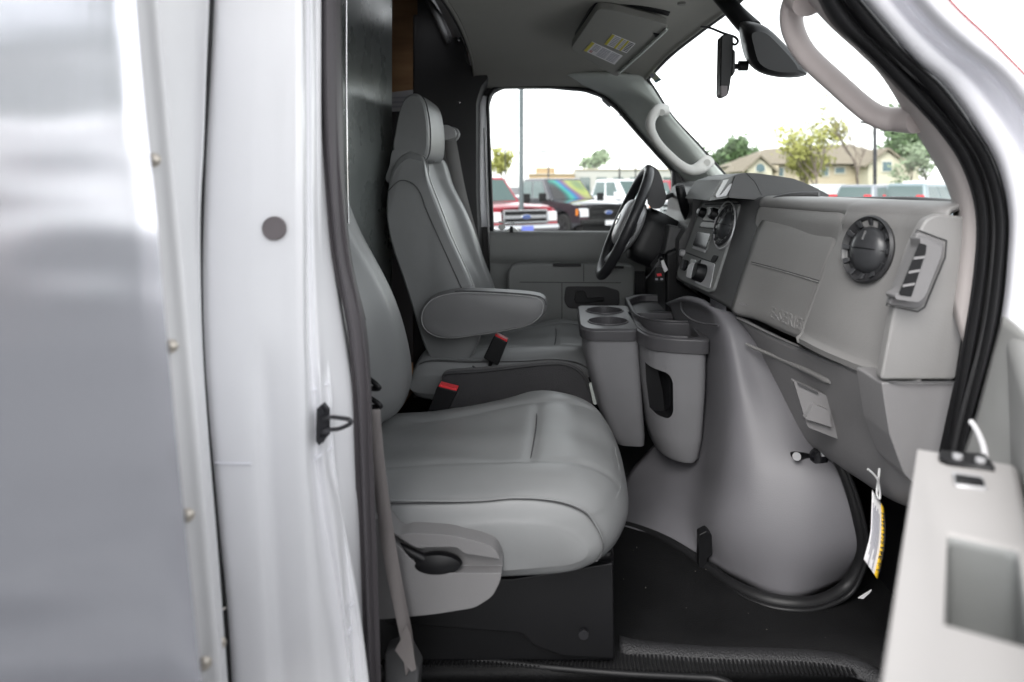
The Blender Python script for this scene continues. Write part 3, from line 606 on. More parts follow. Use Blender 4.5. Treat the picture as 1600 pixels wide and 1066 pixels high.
# ================================================================ SEATS
def cushion(parent, y0, dx, name='cushion', dm=M['vinyl']):
    prof = [(-.010, -.505, .035, .02), (.005, -.472, .060, .004), (.035, -.459, .083, 0), (.075, -.454, .099, 0), (.12, -.456, .109, 0), (.19, -.460, .114, 0), (.26, -.461, .115, 0), (.33, -.460, .114, 0), (.40, -.456, .108, 0), (.445, -.453, .098, 0), (.49, -.459, .083, 0), (.52, -.47, .06, .004), (.532, -.50, .035, .02)]
    rings = []
    for dy, zt, xf, zi in prof:
        zb = -.588 + zi; Y = y0 + dy; sl = .045 * max(0, min(1, (dy - .1) / .3))
        rings.append([V(x + dx, Y, z) for x, z in ((-.42, zt - .012 - sl), (-.28, zt - .008 - sl * .75), (-.14, zt - .003 - sl * .3), (xf - .13, zt + .002), (xf - .07, zt - .04 * (zt - zb)), (xf - .030, zt - .18 * (zt - zb)), (xf - .010, zt - .38 * (zt - zb)), (xf, zt - .60 * (zt - zb)), (xf - .004, zt - .78 * (zt - zb)), (xf - .022, zb + .10 * (zt - zb)), (xf - .06, zb + .002), (xf - .16, zb - .006), (-.2, zb), (-.42, zb + .01))])
    def fn(p):
        y = p.y - y0; x = p.x - dx; z = p.z - HC
        if z > -.50:
            inn = 1 / (1 + math.exp(-(y - .105) / .006)) * 1 / (1 + math.exp((y - .415) / .006))
            p.z -= .0026 * math.exp(-((y - .105) / .008) ** 2) + .0026 * math.exp(-((y - .415) / .008) ** 2)
            p.z -= inn * .004 * math.exp(-((x + .055) / .008) ** 2)
            p.z += .0025 * math.sin(x * 28 + y * 9) * inn + .0015 * math.sin(y * 40 + x * 15)
        else:
            p.y += (.0022 * math.sin(x * 26 + z * 34) + .0010 * math.sin(x * 55 - z * 40)) * min(1, (-.50 - z) / .03)
        return p
    c = loft(name, rings, dm, parent, nu=14, nv=7, fn=fn)
    ring = cr(rings[1], 6, True)
    k0 = 6; seam = [p + Vector((0, -.0045, .001)) for p in ring[0:6 * 9 - 2]]
    tube('seam', [fn(p) for p in seam], .0010, M['seam'], c, n=6, k=1)
    tube('seam_roll', [fn(p + Vector((0, -.001, .0035))) for p in seam[:-8]], .0016, dm, c, n=6, k=1)
    pts = [Vector((dx - .056 + .004 * math.sin(t * 3), y0 + .11 + t * .30, HC - .4625 + .002 * math.sin(t * math.pi) )) for t in [i / 14 for i in range(15)]]
    tube('seam', pts, .0013, M['seam'], c, n=6, k=1)
    return c
ps = root('passenger_seat', (-.1, 1.29, HC + FZ), 'near light grey vinyl passenger seat on a black pedestal, seat belt hanging beside it', 'seat', 'front seats of the truck')
Y0 = 1.025
cushion(ps, Y0, 0)
# backrest
bp_ = [(-.64, .26), (-.575, .27), (-.545, .18), (-.515, .06), (-.465, -.076), (-.402, -.187), (-.368, -.257), (-.344, -.333), (-.332, -.402), (-.336, -.450), (-.36, -.485), (-.43, -.50), (-.47, -.44), (-.49, -.30), (-.53, -.12), (-.60, .08)]
rings = []
cxm, czm = -.46, -.15
for dy, sh, dxm in ((0, .82, 0), (.012, .93, 0), (.04, .985, 0), (.09, 1, .0), (.14, .995, -.018), (.23, .99, -.026), (.32, .995, -.018), (.39, 1, 0), (.44, 1, 0), (.475, .97, 0), (.495, .85, 0)):
    rings.append([V(cxm + (x - cxm) * sh + (dxm if x > -.43 or z > -.1 else 0), Y0 + .012 + dy, czm + (z - czm) * (sh + 1) / 2) for x, z in bp_])
pb = loft('backrest', rings, M['vinyl'], ps, nu=4, nv=4)
tube('seam', [p + Vector((.002, -.001, 0)) for p in cr(rings[3], 5, True)[5:50]], .0013, M['seam'], pb, n=6, k=1)
loft('headrest', [[V(-.635 + (x * s), Y0 + dy, .36 + z * s) for x, z in ((-.045, -.1), (.035, -.1), (.05, 0), (.04, .09), (0, .12), (-.05, .10), (-.06, 0))] for dy, s in ((.12, .8), (.135, 1), (.26, 1.03), (.38, 1), (.395, .8))], M['vinyl'], ps, nu=4, nv=3)
# belt guides on the near side of the backrest
for q in ((586, 601), (588, 630)): tube('belt_guide', [P(578, q[1] - 8, 1.02), P(q[0] + 2, q[1] + 0, 1.015), P(q[0] + 6, q[1] + 6, 1.015), P(578, q[1] + 6, 1.02)], .004, M['black'], ps, n=8)
# side shield and recliner lever
sh_px = [(560, 800), (600, 815), (622, 838), (640, 833), (700, 836), (748, 846), (774, 857), (784, 880), (783, 905), (770, 932), (742, 950), (680, 960), (600, 968), (560, 968)]
shl = slab('side_shield', sh_px, .985, 1.03, M['shield'], ps, r=10, bevel=.010, seg=4)
v_, f_ = None, None
def pcut(px, Y, d, Yd=None):
    q = [(v.x, v.y) for v in rnd([Vector((a, b, 0)) for a, b in px], 7)]; m = len(q)
    b0 = [P(a, b, Yd or Y) for a, b in q]; b0 = [Vector((p.x, Y, p.z)) for p in b0]; vs = b0 + [p + Vector((0, d, 0)) for p in b0]
    return vs, [tuple(range(m)), tuple(range(m, 2 * m))[::-1]] + [(i, (i + 1) % m, m + (i + 1) % m, m + i) for i in range(m)]
cut(shl, [pcut([(600, 835), (622, 850), (648, 866), (668, 864), (712, 864), (722, 874), (790, 884), (800, 905), (700, 905), (660, 898), (640, 885), (618, 862), (598, 850)], .97, .034)])
lathe('recliner_lever', P(684, 876, .999), (0, -1, 0), [(.002, .018), (.02, .017), (.0345, .013), (.037, .006), (.034, 0)], M['black'], shl, n=32)
lv = shl.children[0] if shl.children else None
if lv: lv.scale = (1, 1, .42)
tube('lever_arm', [P(612, 846, 1.0), P(640, 862, .992), P(668, 876, .99)], [.004, .006, .007], M['black'], shl, n=10)
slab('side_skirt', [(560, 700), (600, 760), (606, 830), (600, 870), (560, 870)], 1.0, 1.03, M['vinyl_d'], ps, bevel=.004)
vbox('seat_pedestal', (-.30, 1.10, FZ), (.082, 1.52, -.59), M['black'], ps, bevel=.008)
ped = slab('pedestal_flange', [(800, 905), (958, 880), (960, 1030), (880, 1026), (835, 1010), (815, 990), (600, 975), (600, 900)], 1.085, 1.098, M['black'], ps, r=4, bevel=.003)
disc('pedestal_bolt', P(912, 990, 1.083), (0, -1, 0), .008, .004, M['steel'], ps, n=12)
vbox('seat_track', (-.30, 1.12, FZ), (-.12, 1.16, FZ + .03), M['steel'], ps, bevel=.002)
def buckle(parent, px, Y, w, top, bot, label=None):
    """px: four corners of the black housing seen from the side: top-left, top-right, bottom-right, bottom-left"""
    b = slab('belt_buckle', px, Y, Y + w, M['black'], parent, r=3, bevel=.003)
    a, c = P(*px[0], Y), P(*px[1], Y); u = (c - a); up_ = (P(*px[0], Y) - P(*px[3], Y)).normalized()
    poly = [a + u * .06 + Vector((0, .002, 0)), a + u * .94 + Vector((0, .002, 0)), a + u * .94 + Vector((0, w - .002, 0)), a + u * .06 + Vector((0, w - .002, 0))]
    prism('release_button', [p - up_ * .002 for p in poly], up_ * .007, M['red'], b, bevel=.0015)
    return b
buckle(ps, [(683, 604), (715, 612), (694, 655), (664, 655)], 1.535, .03, 0, 0)
tube('buckle_stalk', [P(682, 640, 1.55), P(672, 690, 1.55), P(660, 740, 1.52)], .010, M['black'], ps, n=8, flat=(1, .4))
# lap belt hanging near the seat
def strap(name, pts, w, mat_, parent, th=.0012, wd=Vector((1, 0, 0)), **k):
    """flat webbing: pts = list of (point, width direction)"""
    c = cr([p for p, d in pts], 6); d = [v.normalized() for v in cr([d for p, d in pts], 6)]
    rows = [[p - q * w / 2, p, p + q * w / 2] for p, q in zip(c, d)]
    vs, fs = grid(rows)
    return mk(name, vs, fs, mat_, parent, solid=th, off=0, fix=False, **k)
sbt = root('seat_belt', P(640, 1030, .95), 'tan webbing belt hanging along the near doorway edge beside the passenger seat', 'seat belt', 'seat belts')
X1 = Vector((1, 0, 0))
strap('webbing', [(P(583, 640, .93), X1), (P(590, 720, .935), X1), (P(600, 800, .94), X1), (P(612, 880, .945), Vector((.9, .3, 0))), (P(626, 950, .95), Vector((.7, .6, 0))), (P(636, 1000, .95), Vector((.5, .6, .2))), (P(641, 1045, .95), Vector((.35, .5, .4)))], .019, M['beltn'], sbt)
slab('webbing_fold', [(634, 976), (641, 990), (646, 1020), (650, 1046), (643, 1050), (630, 1034), (617, 1016), (626, 1000)], .942, .944, M['beltn'], sbt, bevel=0)
slab('belt_cover', [(600, 1022), (632, 1006), (655, 1048), (650, 1110), (600, 1110)], .955, .985, M['pod'], sbt, bevel=.004)

# ---- driver seat
dsr = root('driver_seat', (-.1, 2.1, HC + FZ), 'far grey vinyl driver seat with tall headrest and a padded armrest', 'seat', 'front seats of the truck')
cushion(dsr, 1.845, .03, dm=M['vinyl'])
dY = 1.86
out = [(646, 238), (657, 246), (668, 285), (690, 335), (710, 385), (728, 430), (745, 475), (752, 510), (746, 540), (730, 566), (706, 577), (685, 581), (668, 555), (650, 500), (625, 430), (610, 375), (603, 325), (604, 290), (612, 255), (628, 236)]
base = [P(a, b, dY) for a, b in out]; ctr = sum(base, Vector()) / len(base)
front = {0: .5, 1: 1, 2: 1, 3: 1, 4: 1, 5: 1, 6: 1, 7: 1, 8: .8, 9: .3}
rings = []
for dy, sh, rec, nar in ((-.002, .93, 0, 0), (.006, .985, 0, 0), (.03, 1, 0, 0), (.07, 1, .004, 0), (.11, 1, .03, 0), (.22, 1, .04, 0), (.33, 1, .03, 0), (.38, 1, .004, 0), (.42, 1, 0, 0), (.445, .985, 0, 0), (.455, .92, 0, 0)):
    r = []
    for i, p in enumerate(base):
        q = ctr + (p - ctr) * sh; q = Vector((q.x - rec * front.get(i, 0), dY + dy, q.z)); r.append(q)
    rings.append(r)
def dnar(p):
    # shoulders narrow toward the headrest
    t = max(0, min(1, (p.z - (HC + .02)) / .09)); t = t * t * (3 - 2 * t); mid_ = dY + .225
    p.y = mid_ + (p.y - mid_) * (1 - .20 * t)
    p.x += .003 * math.sin(p.z * 22 + p.y * 8)
    return p
db = loft('backrest', rings, M['vinyl'], dsr, nu=5, nv=5, fn=dnar)
sm = [dnar(p + Vector((.001, -.002, 0))) for p in cr(rings[2], 5, True)]
tube('seam', sm[0:60] , .0016, M['piping'], db, n=6, k=1)
tube('seam', sm[60:100], .0016, M['piping'], db, n=6, k=1)
tube('seam', [dnar(P(a, b, dY - .004)) for a, b in ((604, 300), (622, 283), (640, 285), (655, 300), (668, 330), (684, 365), (702, 410), (722, 455))], .0014, M['seam'], db, n=6)
tube('seam', [P(a, b, 2.0) + Vector((.0, 0, 0)) for a, b in ((678, 346), (690, 348), (699, 352))], .002, M['seam'], db, n=6)
ho = [(634, 152), (650, 146), (661, 156), (667, 178), (670, 205), (669, 235), (662, 250), (646, 249), (628, 241), (614, 236), (618, 205), (625, 172)]
hb = [P(a, b, 1.93) for a, b in ho]; hc = sum(hb, Vector()) / len(hb)
rings = [[hc + (p - hc) * s + Vector((0, dy, 0)) for p in hb] for dy, s in ((-.012, .90), (0, .985), (.02, 1.0), (.13, 1.02), (.24, 1.0), (.26, .985), (.272, .88))]
hr = loft('headrest', rings, M['vinyl'], dsr, nu=5, nv=4)
tube('seam', [p + Vector((.0015, -.001, .0005)) for p in cr(rings[2], 5, True)[0:32]], .0015, M['seam'], hr, n=6, k=1)
tube('seam', [P(a, b, 1.915) for a, b in ((616, 238), (640, 244), (652, 251), (664, 257))] + [P(684, 250, 2.14)], .0015, M['seam'], hr, n=6)
neck = loft('seat_neck', [[P(a, b, Y) for a, b in ((605, 285), (609, 258), (615, 234), (640, 238), (664, 246), (670, 272), (655, 292))] for Y in (1.905, 1.92, 2.08, 2.22, 2.235)], M['vinyl'], dsr, nu=4, nv=2)
# armrest
ao = [(657, 500), (660, 482), (674, 466), (696, 458), (725, 455), (780, 457), (830, 461), (849, 467), (853, 480), (847, 494), (828, 507), (795, 515), (745, 523), (702, 528), (678, 524), (663, 514)]
ab = [P(a, b, 1.80) for a, b in ao]; ac = sum(ab, Vector()) / len(ab)
rings = [[Vector((ac.x + (p.x - ac.x) * s, 1.80 + dy, ac.z + (p.z - ac.z) * s)) for p in ab] for dy, s in ((-.018, .90), (-.014, .96), (-.004, 1), (.02, 1.015), (.05, 1.01), (.064, .99), (.072, .90))]
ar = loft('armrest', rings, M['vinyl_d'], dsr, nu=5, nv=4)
tube('seam', cr(rings[1], 5, True), .0016, M['piping'], ar, n=6, k=1, closed=True)
tube('seam', [p + Vector((0, -.001, .001)) for p in cr(rings[2], 5, True)[18:40]], .0014, M['seam'], ar, n=6, k=1)
# carpeted side of the driver's seat box
slab('carpeted_side', [(689, 586), (700, 581), (760, 577), (850, 567), (880, 567), (903, 574), (918, 590), (926, 612), (930, 760), (700, 760)], 1.775, 1.81, M['carpet'], dsr, r=12, bevel=.008, seg=3)
tube('seat_piping', [P(a, b, 1.772) for a, b in ((692, 588), (702, 584), (760, 580), (850, 570), (880, 570), (900, 577), (914, 592), (922, 612))], .0022, M['pod'], dsr, n=6)
slab('seat_box', [(700, 583), (930, 590), (940, 800), (700, 800)], 1.84, 2.3, M['black'], dsr, bevel=.006)
slab('seat_strap', [(920, 600), (929, 597), (934, 625), (932, 633), (927, 632)], 1.755, 1.765, M['trim'], dsr, bevel=.002)
b2 = buckle(dsr, [(772, 524), (793, 535), (778, 572), (755, 560)], 1.815, .028, 0, 0)
b2.children[0].data = b2.children[0].data.copy()
tube('buckle_stalk', [P(768, 560, 1.83), P(764, 580, 1.83)], .011, M['black'], dsr, n=8, flat=(1, .5))
tube('seat_latch', [P(738, 572, 1.80), P(752, 581, 1.80), P(760, 590, 1.80)], .0025, M['steel'], dsr, n=6)
# driver belt
sb2_ = root('seat_belt', P(705, 210, 2.42), 'grey belt running from the shoulder loop behind the driver headrest', 'seat belt', 'seat belts')
strap('webbing', [(P(701, 212, 2.37), X1), (P(703, 222, 2.37), X1), (P(718, 300, 2.38), X1), (P(739, 380, 2.39), X1), (P(753, 440, 2.40), X1), (P(760, 500, 2.40), X1)], .046, M['belt'], sb2_)
strap('webbing_inner', [(P(692, 222, 2.44), X1), (P(700, 290, 2.45), X1), (P(722, 380, 2.46), X1), (P(748, 450, 2.46), X1)], .040, M['belt'], sb2_)
slab('shoulder_anchor', [(684, 196), (700, 195), (712, 203), (714, 214), (704, 219), (684, 220)], 2.365, 2.42, M['silver'], sb2_, r=5, bevel=.004)
tube('belt_loop', [P(706, 200, 2.385), P(714, 203, 2.385), P(717, 212, 2.385), P(711, 220, 2.385), P(702, 221, 2.385)], .004, M['silver'], sb2_, n=8)
slab('belt_stop', [(752, 432), (762, 432), (762, 438), (752, 438)], 2.41, 2.42, M['black'], sb2_, bevel=.001)

# ================================================================ ENGINE COVER AND CONSOLE
ec = root('engine_cover', V(.35, 1.5, FZ), 'large grey plastic engine cover between the footwells with black rubber base seal', 'engine cover')
EC = [[(1040, 474, 1.95), (1062, 468, 1.72), (1082, 470, 1.62), (1108, 478, 1.555), (1145, 488, 1.54), (1210, 500, 1.60)],
      [(1050, 490, 1.9), (1072, 488, 1.74), (1096, 493, 1.64), (1124, 505, 1.52), (1160, 522, 1.49), (1225, 540, 1.49)],
      [(1060, 560, 1.84), (1084, 560, 1.72), (1108, 564, 1.60), (1140, 576, 1.465), (1185, 590, 1.44), (1262, 600, 1.425)],
      [(1056, 650, 1.80), (1080, 650, 1.70), (1108, 654, 1.60), (1142, 660, 1.42), (1212, 670, 1.375), (1300, 690, 1.352)],
      [(985, 735, 1.80), (1045, 735, 1.70), (1092, 739, 1.60), (1136, 743, 1.38), (1235, 748, 1.315), (1330, 752, 1.292)],
      [(965, 790, 1.66), (1020, 800, 1.56), (1074, 812, 1.50), (1130, 828, 1.345), (1245, 850, 1.275), (1352, 850, 1.268)],
      [(955, 816, 1.56), (1010, 832, 1.51), (1090, 868, 1.42), (1150, 905, 1.335), (1235, 938, 1.275), (1330, 905, 1.32)]]
ecp = ppatch('cover_shell', EC, M['cover'], ec, n=6, m=6, solid=.012)
BS = [(950, 815, 1.565), (985, 822, 1.545), (1035, 842, 1.49), (1088, 874, 1.41), (1140, 912, 1.325), (1190, 935, 1.275), (1240, 944, 1.255), (1285, 940, 1.26), (1322, 918, 1.275), (1343, 885, 1.275), (1348, 850, 1.27), (1340, 800, 1.27), (1322, 745, 1.28), (1300, 700, 1.30)]
tube('base_seal', [P(*q) for q in BS], [.008, .008, .010, .011, .012, .013, .013, .013, .013, .013, .012, .012, .011, .010], M['rubber'], ec, n=14)
tube('base_seal', [P(a, b + 10 * (1 if i < 9 else .3), c - .018) + Vector((.008 if i > 7 else 0, 0, 0)) for i, (a, b, c) in enumerate(BS)], .0045, M['rubber'], ec, n=8)
slab('cover_clip', [(1092, 836), (1104, 830), (1112, 836), (1113, 868), (1106, 872), (1104, 890), (1092, 888)], 1.375, 1.40, M['black'], ec, r=2, bevel=.002)
lt = P(1250, 714, 1.33)
lc = tube('cover_latch', [P(1240, 713, 1.335), P(1248, 713, 1.325), P(1262, 713, 1.33), P(1278, 714, 1.325)], [.010, .011, .007, .007], M['black'], ec, n=10, flat=(.5, 1.0))
lathe('latch_knob', P(1278, 713, 1.335), (0, -1, 0), [(.018, 0), (.019, .010), (.014, .016), (.003, .017)], M['blackgloss'], ec, n=20)
slab('latch_key', [(1283, 704), (1288, 704), (1289, 714), (1284, 714)], 1.312, 1.318, M['silver'], ec, bevel=.0008)
disc('latch_tip', P(1245, 713, 1.312), (-.4, -1, 0), .008, .002, M['silver'], ec, n=14)

def ring3(pts, z, r=.02): return [V(p.x, p.y, z) for p in rnd([Vector((a, b, 0)) for a, b in pts], r, 4)]
def vloft(name, levels, m_, parent, r=.02, **k):
    return loft(name, [ring3(p, z, r) for p, z in levels], m_, parent, smooth_u=False, smooth_v=False, **k)
TZ = -.355
cs = root('cup_holder_console', V(.2, 1.75, FZ), 'grey console with dark rims, two cup holders and a side storage pocket', 'console')
# near bin
nb_top = [(.178, 1.93), (.184, 1.70), (.205, 1.625), (.25, 1.595), (.338, 1.578), (.345, 1.93)]
nb = vloft('storage_bin', [([(.232, 1.75), (.238, 1.675), (.252, 1.64), (.278, 1.615), (.312, 1.608), (.316, 1.75)], -.655), ([(.220, 1.78), (.227, 1.67), (.244, 1.634), (.272, 1.608), (.320, 1.60), (.324, 1.78)], -.643), ([(.205, 1.82), (.212, 1.68), (.229, 1.632), (.263, 1.602), (.327, 1.593), (.331, 1.82)], -.595), ([(.188, 1.9), (.195, 1.69), (.213, 1.632), (.254, 1.60), (.333, 1.585), (.340, 1.9)], -.48), ([(.182, 1.92), (.188, 1.70), (.207, 1.628), (.25, 1.597), (.334, 1.582), (.342, 1.92)], -.385)], M['bin'], cs, r=.022)
shell = [([(.25, 1.75), (.258, 1.675), (.27, 1.65), (.285, 1.63), (.30, 1.62), (.30, 1.74)], -.60), ([(.196, 1.90), (.204, 1.70), (.22, 1.645), (.257, 1.613), (.322, 1.598), (.326, 1.90)], -.37)]
q = [ring3(p, z, .015) for p, z in shell]; v_, f_ = grid(q, True, True)
cut(nb, [(v_, f_), pcut([(999, 571), (1020, 579), (1044, 583), (1051, 595), (1052, 645), (1046, 656), (1030, 655), (1006, 641), (975, 620), (970, 568)], 1.50, .165, 1.605)], M['black'])  # cut faces painted black so the pocket opening reads as deep shade
vloft('bin_liner', [([(.232, 1.80), (.238, 1.70), (.25, 1.66), (.27, 1.64), (.30, 1.63), (.30, 1.80)], -.58), ([(.212, 1.85), (.22, 1.71), (.235, 1.665), (.262, 1.645), (.305, 1.635), (.31, 1.85)], -.44)], M['black'], cs, r=.015)
rimb = vloft('bin_rim', [([(a - .003 if a < .22 else a + .003, b - .004) for a, b in nb_top], TZ - .036), ([(a - .004 if a < .22 else a + .004, b - .006) for a, b in nb_top], TZ - .004), (nb_top, TZ)], M['rim'], cs, r=.025, bevel=.002)
q = [ring3([(.196, 1.90), (.202, 1.71), (.219, 1.645), (.256, 1.616), (.322, 1.60), (.326, 1.90)], z, .02) for z in (TZ - .05, TZ + .05)]; v_, f_ = grid(q, True, True)
cut(rimb, [(v_, f_)]); 
tube('rim_highlight', [V(a, b, TZ + .001) for a, b in ((.186, 1.74), (.190, 1.69), (.207, 1.632), (.25, 1.600), (.29, 1.592))], .0028, M['rim'], cs, n=8)
# far-left bin with cup holders
lb_top = [(.045, 2.02), (.045, 1.74), (.062, 1.695), (.186, 1.69), (.19, 2.02)]
vloft('storage_bin', [([(.13, 1.9), (.13, 1.76), (.14, 1.72), (.205, 1.71), (.21, 1.9)], -.655), ([(.115, 1.95), (.115, 1.76), (.125, 1.712), (.205, 1.70), (.21, 1.95)], -.63), ([(.085, 1.98), (.085, 1.75), (.10, 1.705), (.20, 1.70), (.205, 1.98)], -.56), ([(.052, 2.0), (.052, 1.745), (.068, 1.70), (.19, 1.695), (.195, 2.0)], -.43), ([(.048, 2.01), (.048, 1.742), (.065, 1.698), (.188, 1.693), (.192, 2.01)], -.385)], M['bin'], cs, r=.02)
ch = vloft('cup_holder_top', [([(a - .003 if a < .1 else a, b - .004 if b < 1.8 else b) for a, b in lb_top], -.385), ([(a - .004 if a < .1 else a, b - .005 if b < 1.8 else b) for a, b in lb_top], TZ - .006), (lb_top, TZ)], M['rim'], cs, r=.022, bevel=.003)
cut(ch, [discg(V(.117, 1.785, -.39), (0, 0, 1), .050, .1, 40, r2=.052), discg(V(.117, 1.935, -.39), (0, 0, 1), .050, .1, 40, r2=.052)])
for yy in (1.785, 1.935):
    tube('cup_ring', [V(.117 + .052 * math.cos(a), yy + .052 * math.sin(a), TZ + .001) for a in [2 * math.pi * i / 32 for i in range(32)]], .002, M['rim'], cs, n=6, k=1, closed=True)
    disc('cup_floor', V(.117, yy, -.3845), (0, 0, 1), .049, .001, M['black'], cs)
# upper tray behind
tr_o = [(.190, 2.12), (.188, 1.86), (.205, 1.79), (.25, 1.745), (.34, 1.73), (.375, 1.80), (.37, 2.18), (.24, 2.20)]
tr = vloft('tray', [(tr_o, TZ - .05), (tr_o, TZ + .006)], M['rim'], cs, r=.03, bevel=.004)
q = [ring3([(.203, 2.10), (.201, 1.87), (.216, 1.806), (.256, 1.762), (.33, 1.748), (.36, 1.81), (.355, 2.16), (.25, 2.18)], z, .025) for z in (TZ - .014, TZ + .05)]; v_, f_ = grid(q, True, True)
cut(tr, [(v_, f_), discg(V(.285, 1.98, TZ - .04), (0, 0, 1), .043, .1, 36)])
tube('tray_lip', [V(a, b, TZ + .008) for a, b in ((.193, 2.10), (.192, 1.88), (.206, 1.80), (.25, 1.752), (.335, 1.738))], .003, M['rim'], cs, n=8)
tube('cover_bead', [P(1064, 474, 1.72), P(1066, 486, 1.66), P(1078, 498, 1.60), P(1096, 505, 1.56), P(1122, 508, 1.50)], .0025, M['rim'], ec, n=8)

from mathutils.bvhtree import BVHTree
def bvh(o):
    c = WL[o.name]; return BVHTree.FromPolygons([v.co + c for v in o.data.vertices], [tuple(p.vertices) for p in o.data.polygons])
def fx(t, y, z):
    h = t.ray_cast(Vector((-.2, y, HC + z)), Vector((1, 0, 0))); return (h[0], h[1] if h[1].x < 0 else -h[1]) if h[0] else (V(.45, y, z), Vector((-1, 0, 0)))
def drape(name, word, t, y0, y1, z0, zc, m, parent, h):
    cu = bpy.data.curves.new(name, 'FONT'); cu.body = word; cu.extrude = .5; cu.resolution_u = 2; cu.offset = .006
    o = bpy.data.objects.new(name, cu); COL.objects.link(o); dg = bpy.context.evaluated_depsgraph_get(); dg.update()
    me = bpy.data.meshes.new_from_object(o.evaluated_get(dg), depsgraph=dg); vs = [v.co.copy() for v in me.vertices]; fs = [tuple(p.vertices) for p in me.polygons]
    bpy.data.objects.remove(o, do_unlink=True); bpy.data.meshes.remove(me)
    X0, X1 = min(v.x for v in vs), max(v.x for v in vs); Z0, Z1 = min(v.y for v in vs), max(v.y for v in vs); out = []
    for v in vs:
        p, n = fx(t, y0 + (y1 - y0) * (v.x - X0) / (X1 - X0), z0 + zc * (v.y - Z0) / (Z1 - Z0)); out.append(p + n * (h if v.z > 0 else -.001))
    return mk(name, out, fs, m, parent, flat=True)
# ================================================================ DASHBOARD
da = root('dashboard', V(.5, 1.6, -.3), 'grey dashboard with charcoal centre stack, round vents and glove box', 'dashboard')
def dcol(Y, rec):
    t = (Y - 1.0) / .52
    lip = .497 - .036 * t
    if rec:  # recessed behind the glove box door
        g = .030
        return [(.66, -.038), (.57, -.032), (lip + .022, -.031), (lip, -.036), (lip - .002, -.046), (lip + .004, -.053), (.478 - .035 * t + g - .02, -.060), (.462 - .05 * t + g, -.12), (.452 - .065 * t + g, -.2), (.448 - .075 * t + g, -.27), (.45 - .07 * t + g, -.283), (.60, -.30)]
    k = max(0, min(1, (1.115 - Y) / .125))
    dx = .027 * k * k * (3 - 2 * k)
    return [(.66, -.038), (.57, -.032), (lip + .027 + dx, -.031), (lip + dx, -.037), (lip - .006 + dx, -.047), (lip - .011 + dx, -.06), (.483 - .02 * t + dx, -.080), (.472 - .03 * t + dx, -.13), (.462 - .05 * t + dx, -.2), (.4525 - .055 * t + dx, -.265), (.456 - .05 * t + dx, -.282), (.60, -.30)]
def edge_shift(Y, z):
    w = 1 if Y >= 1.13 else max(0, (Y - 1.04) / .09)
    return w * .095 * min(1, max(0, (-z - .055) / .22))
cols = []
for Y, rec in ((1.56, 1), (1.52, 1), (1.36, 1), (1.24, 1), (1.162, 1), (1.142, 0), (1.132, 0), (1.09, 0), (1.05, 0), (1.01, 0), (.975, 0), (.955, 0), (.944, 0)):
    c = dcol(Y, rec)
    if Y < .96: c = [(x + (.012 if Y < .947 else .003), z) for x, z in c]
    cols.append([V(x, Y + (edge_shift(Y, z) if Y < 1.5 else 0), z) for x, z in c])
def patchcols(name, cols, m_, parent, **k): return patch(name, cols, m_, parent, **k)
dbp = patch('dash_pad', cols, M['dash'], da, n=4, m=3, solid=.008, toward=V(0, 1.2, 0))
# glove box door
gz = (-.062, -.082, -.17, -.23, -.275, -.288)
GB = []
for Y, xs in ((1.515, (.474, .437, .405, .386, .374, .386)), (1.36, (.486, .453, .427, .412, .402, .414)), (1.25, (.494, .465, .443, .431, .422, .434)), (1.152, (.500, .473, .455, .445, .437, .449))):
    GB.append([V(x, Y + (edge_shift(Y, z) if Y < 1.5 else 0), z) for x, z in zip(xs, gz)])
gb = patch('glove_box_door', GB, M['dash'], da, n=5, m=5, solid=.012, toward=V(0, 1.2, 0))
GT = bvh(gb)
def gline(y0, y1, z0, z1, h, n=10):
    r = []
    for k in range(n + 1):
        p, nn = fx(GT, y0 + (y1 - y0) * k / n, z0 + (z1 - z0) * k / n); r.append(p + nn * h)
    return r
tube('door_groove', gline(1.49, 1.205, -.167, -.169, .0003), .0012, M['seam'], gb, n=6, k=1)
tube('door_ridge', gline(1.49, 1.205, -.1695, -.1715, .0003), .0018, M['dash'], gb, n=6, k=1)
drape('raised_lettering', 'E-SERIES', GT, 1.376, 1.238, -.2665, .0235, M['dash'], gb, .0016)
drape('airbag_lettering', 'AIRBAG', GT, 1.500, 1.470, -.262, .0065, M['dash2'], gb, .0007)
# passenger round vent
vp = plane3(V(.489, 1.05, -.06), V(.483, .98, -.08) + Vector((.004, 0, 0)), V(.4625, 1.03, -.2))
def vent(c, n, r, parent, name='air_vent', tilt=1.0):
    n = n.normalized(); up = Vector((0, 0, 1)); u = n.cross(up).normalized(); w = n.cross(u)
    o = lathe(name, c - n * .004, n, [(r * 1.06, 0), (r * 1.08, .004), (r * 1.02, .008), (r * .96, .006), (r * .93, .002), (r * .90, .0005), (r * .2, .0), (.001, .0)], M['ventm'], parent, n=44)
    lathe('vent_ball', c - n * .010, n, [(r * .76, 0), (r * .72, .009), (r * .58, .016), (r * .38, .020), (r * .15, .0215), (.0005, .022)], M['ventb'], o, n=36)
    for k in range(12):
        a = 2 * math.pi * k / 12; d_ = u * math.cos(a) + w * math.sin(a)
        t_ = n.cross(d_)
        p = c + d_ * r * .76 - n * .004; q = c + d_ * r * .95 + n * .001
        prism('vent_tab', [p - t_ * .003, q - t_ * .0045, q + t_ * .0045, p + t_ * .003], n * .004, M['ventb'], o, bevel=.0006)
    tube('vent_split', [c - u * r * .72 - n * .001, c - u * r * .4 + n * .0092, c + n * .0122, c + u * r * .4 + n * .0092, c + u * r * .72 - n * .001], .0011, M['black'], o, n=6)
    tube('vent_tab_rib', [c + w * -r * .25 + n * .011, c + w * -r * .55 + n * .007], .0022, M['pod'], o, n=6)
    return o
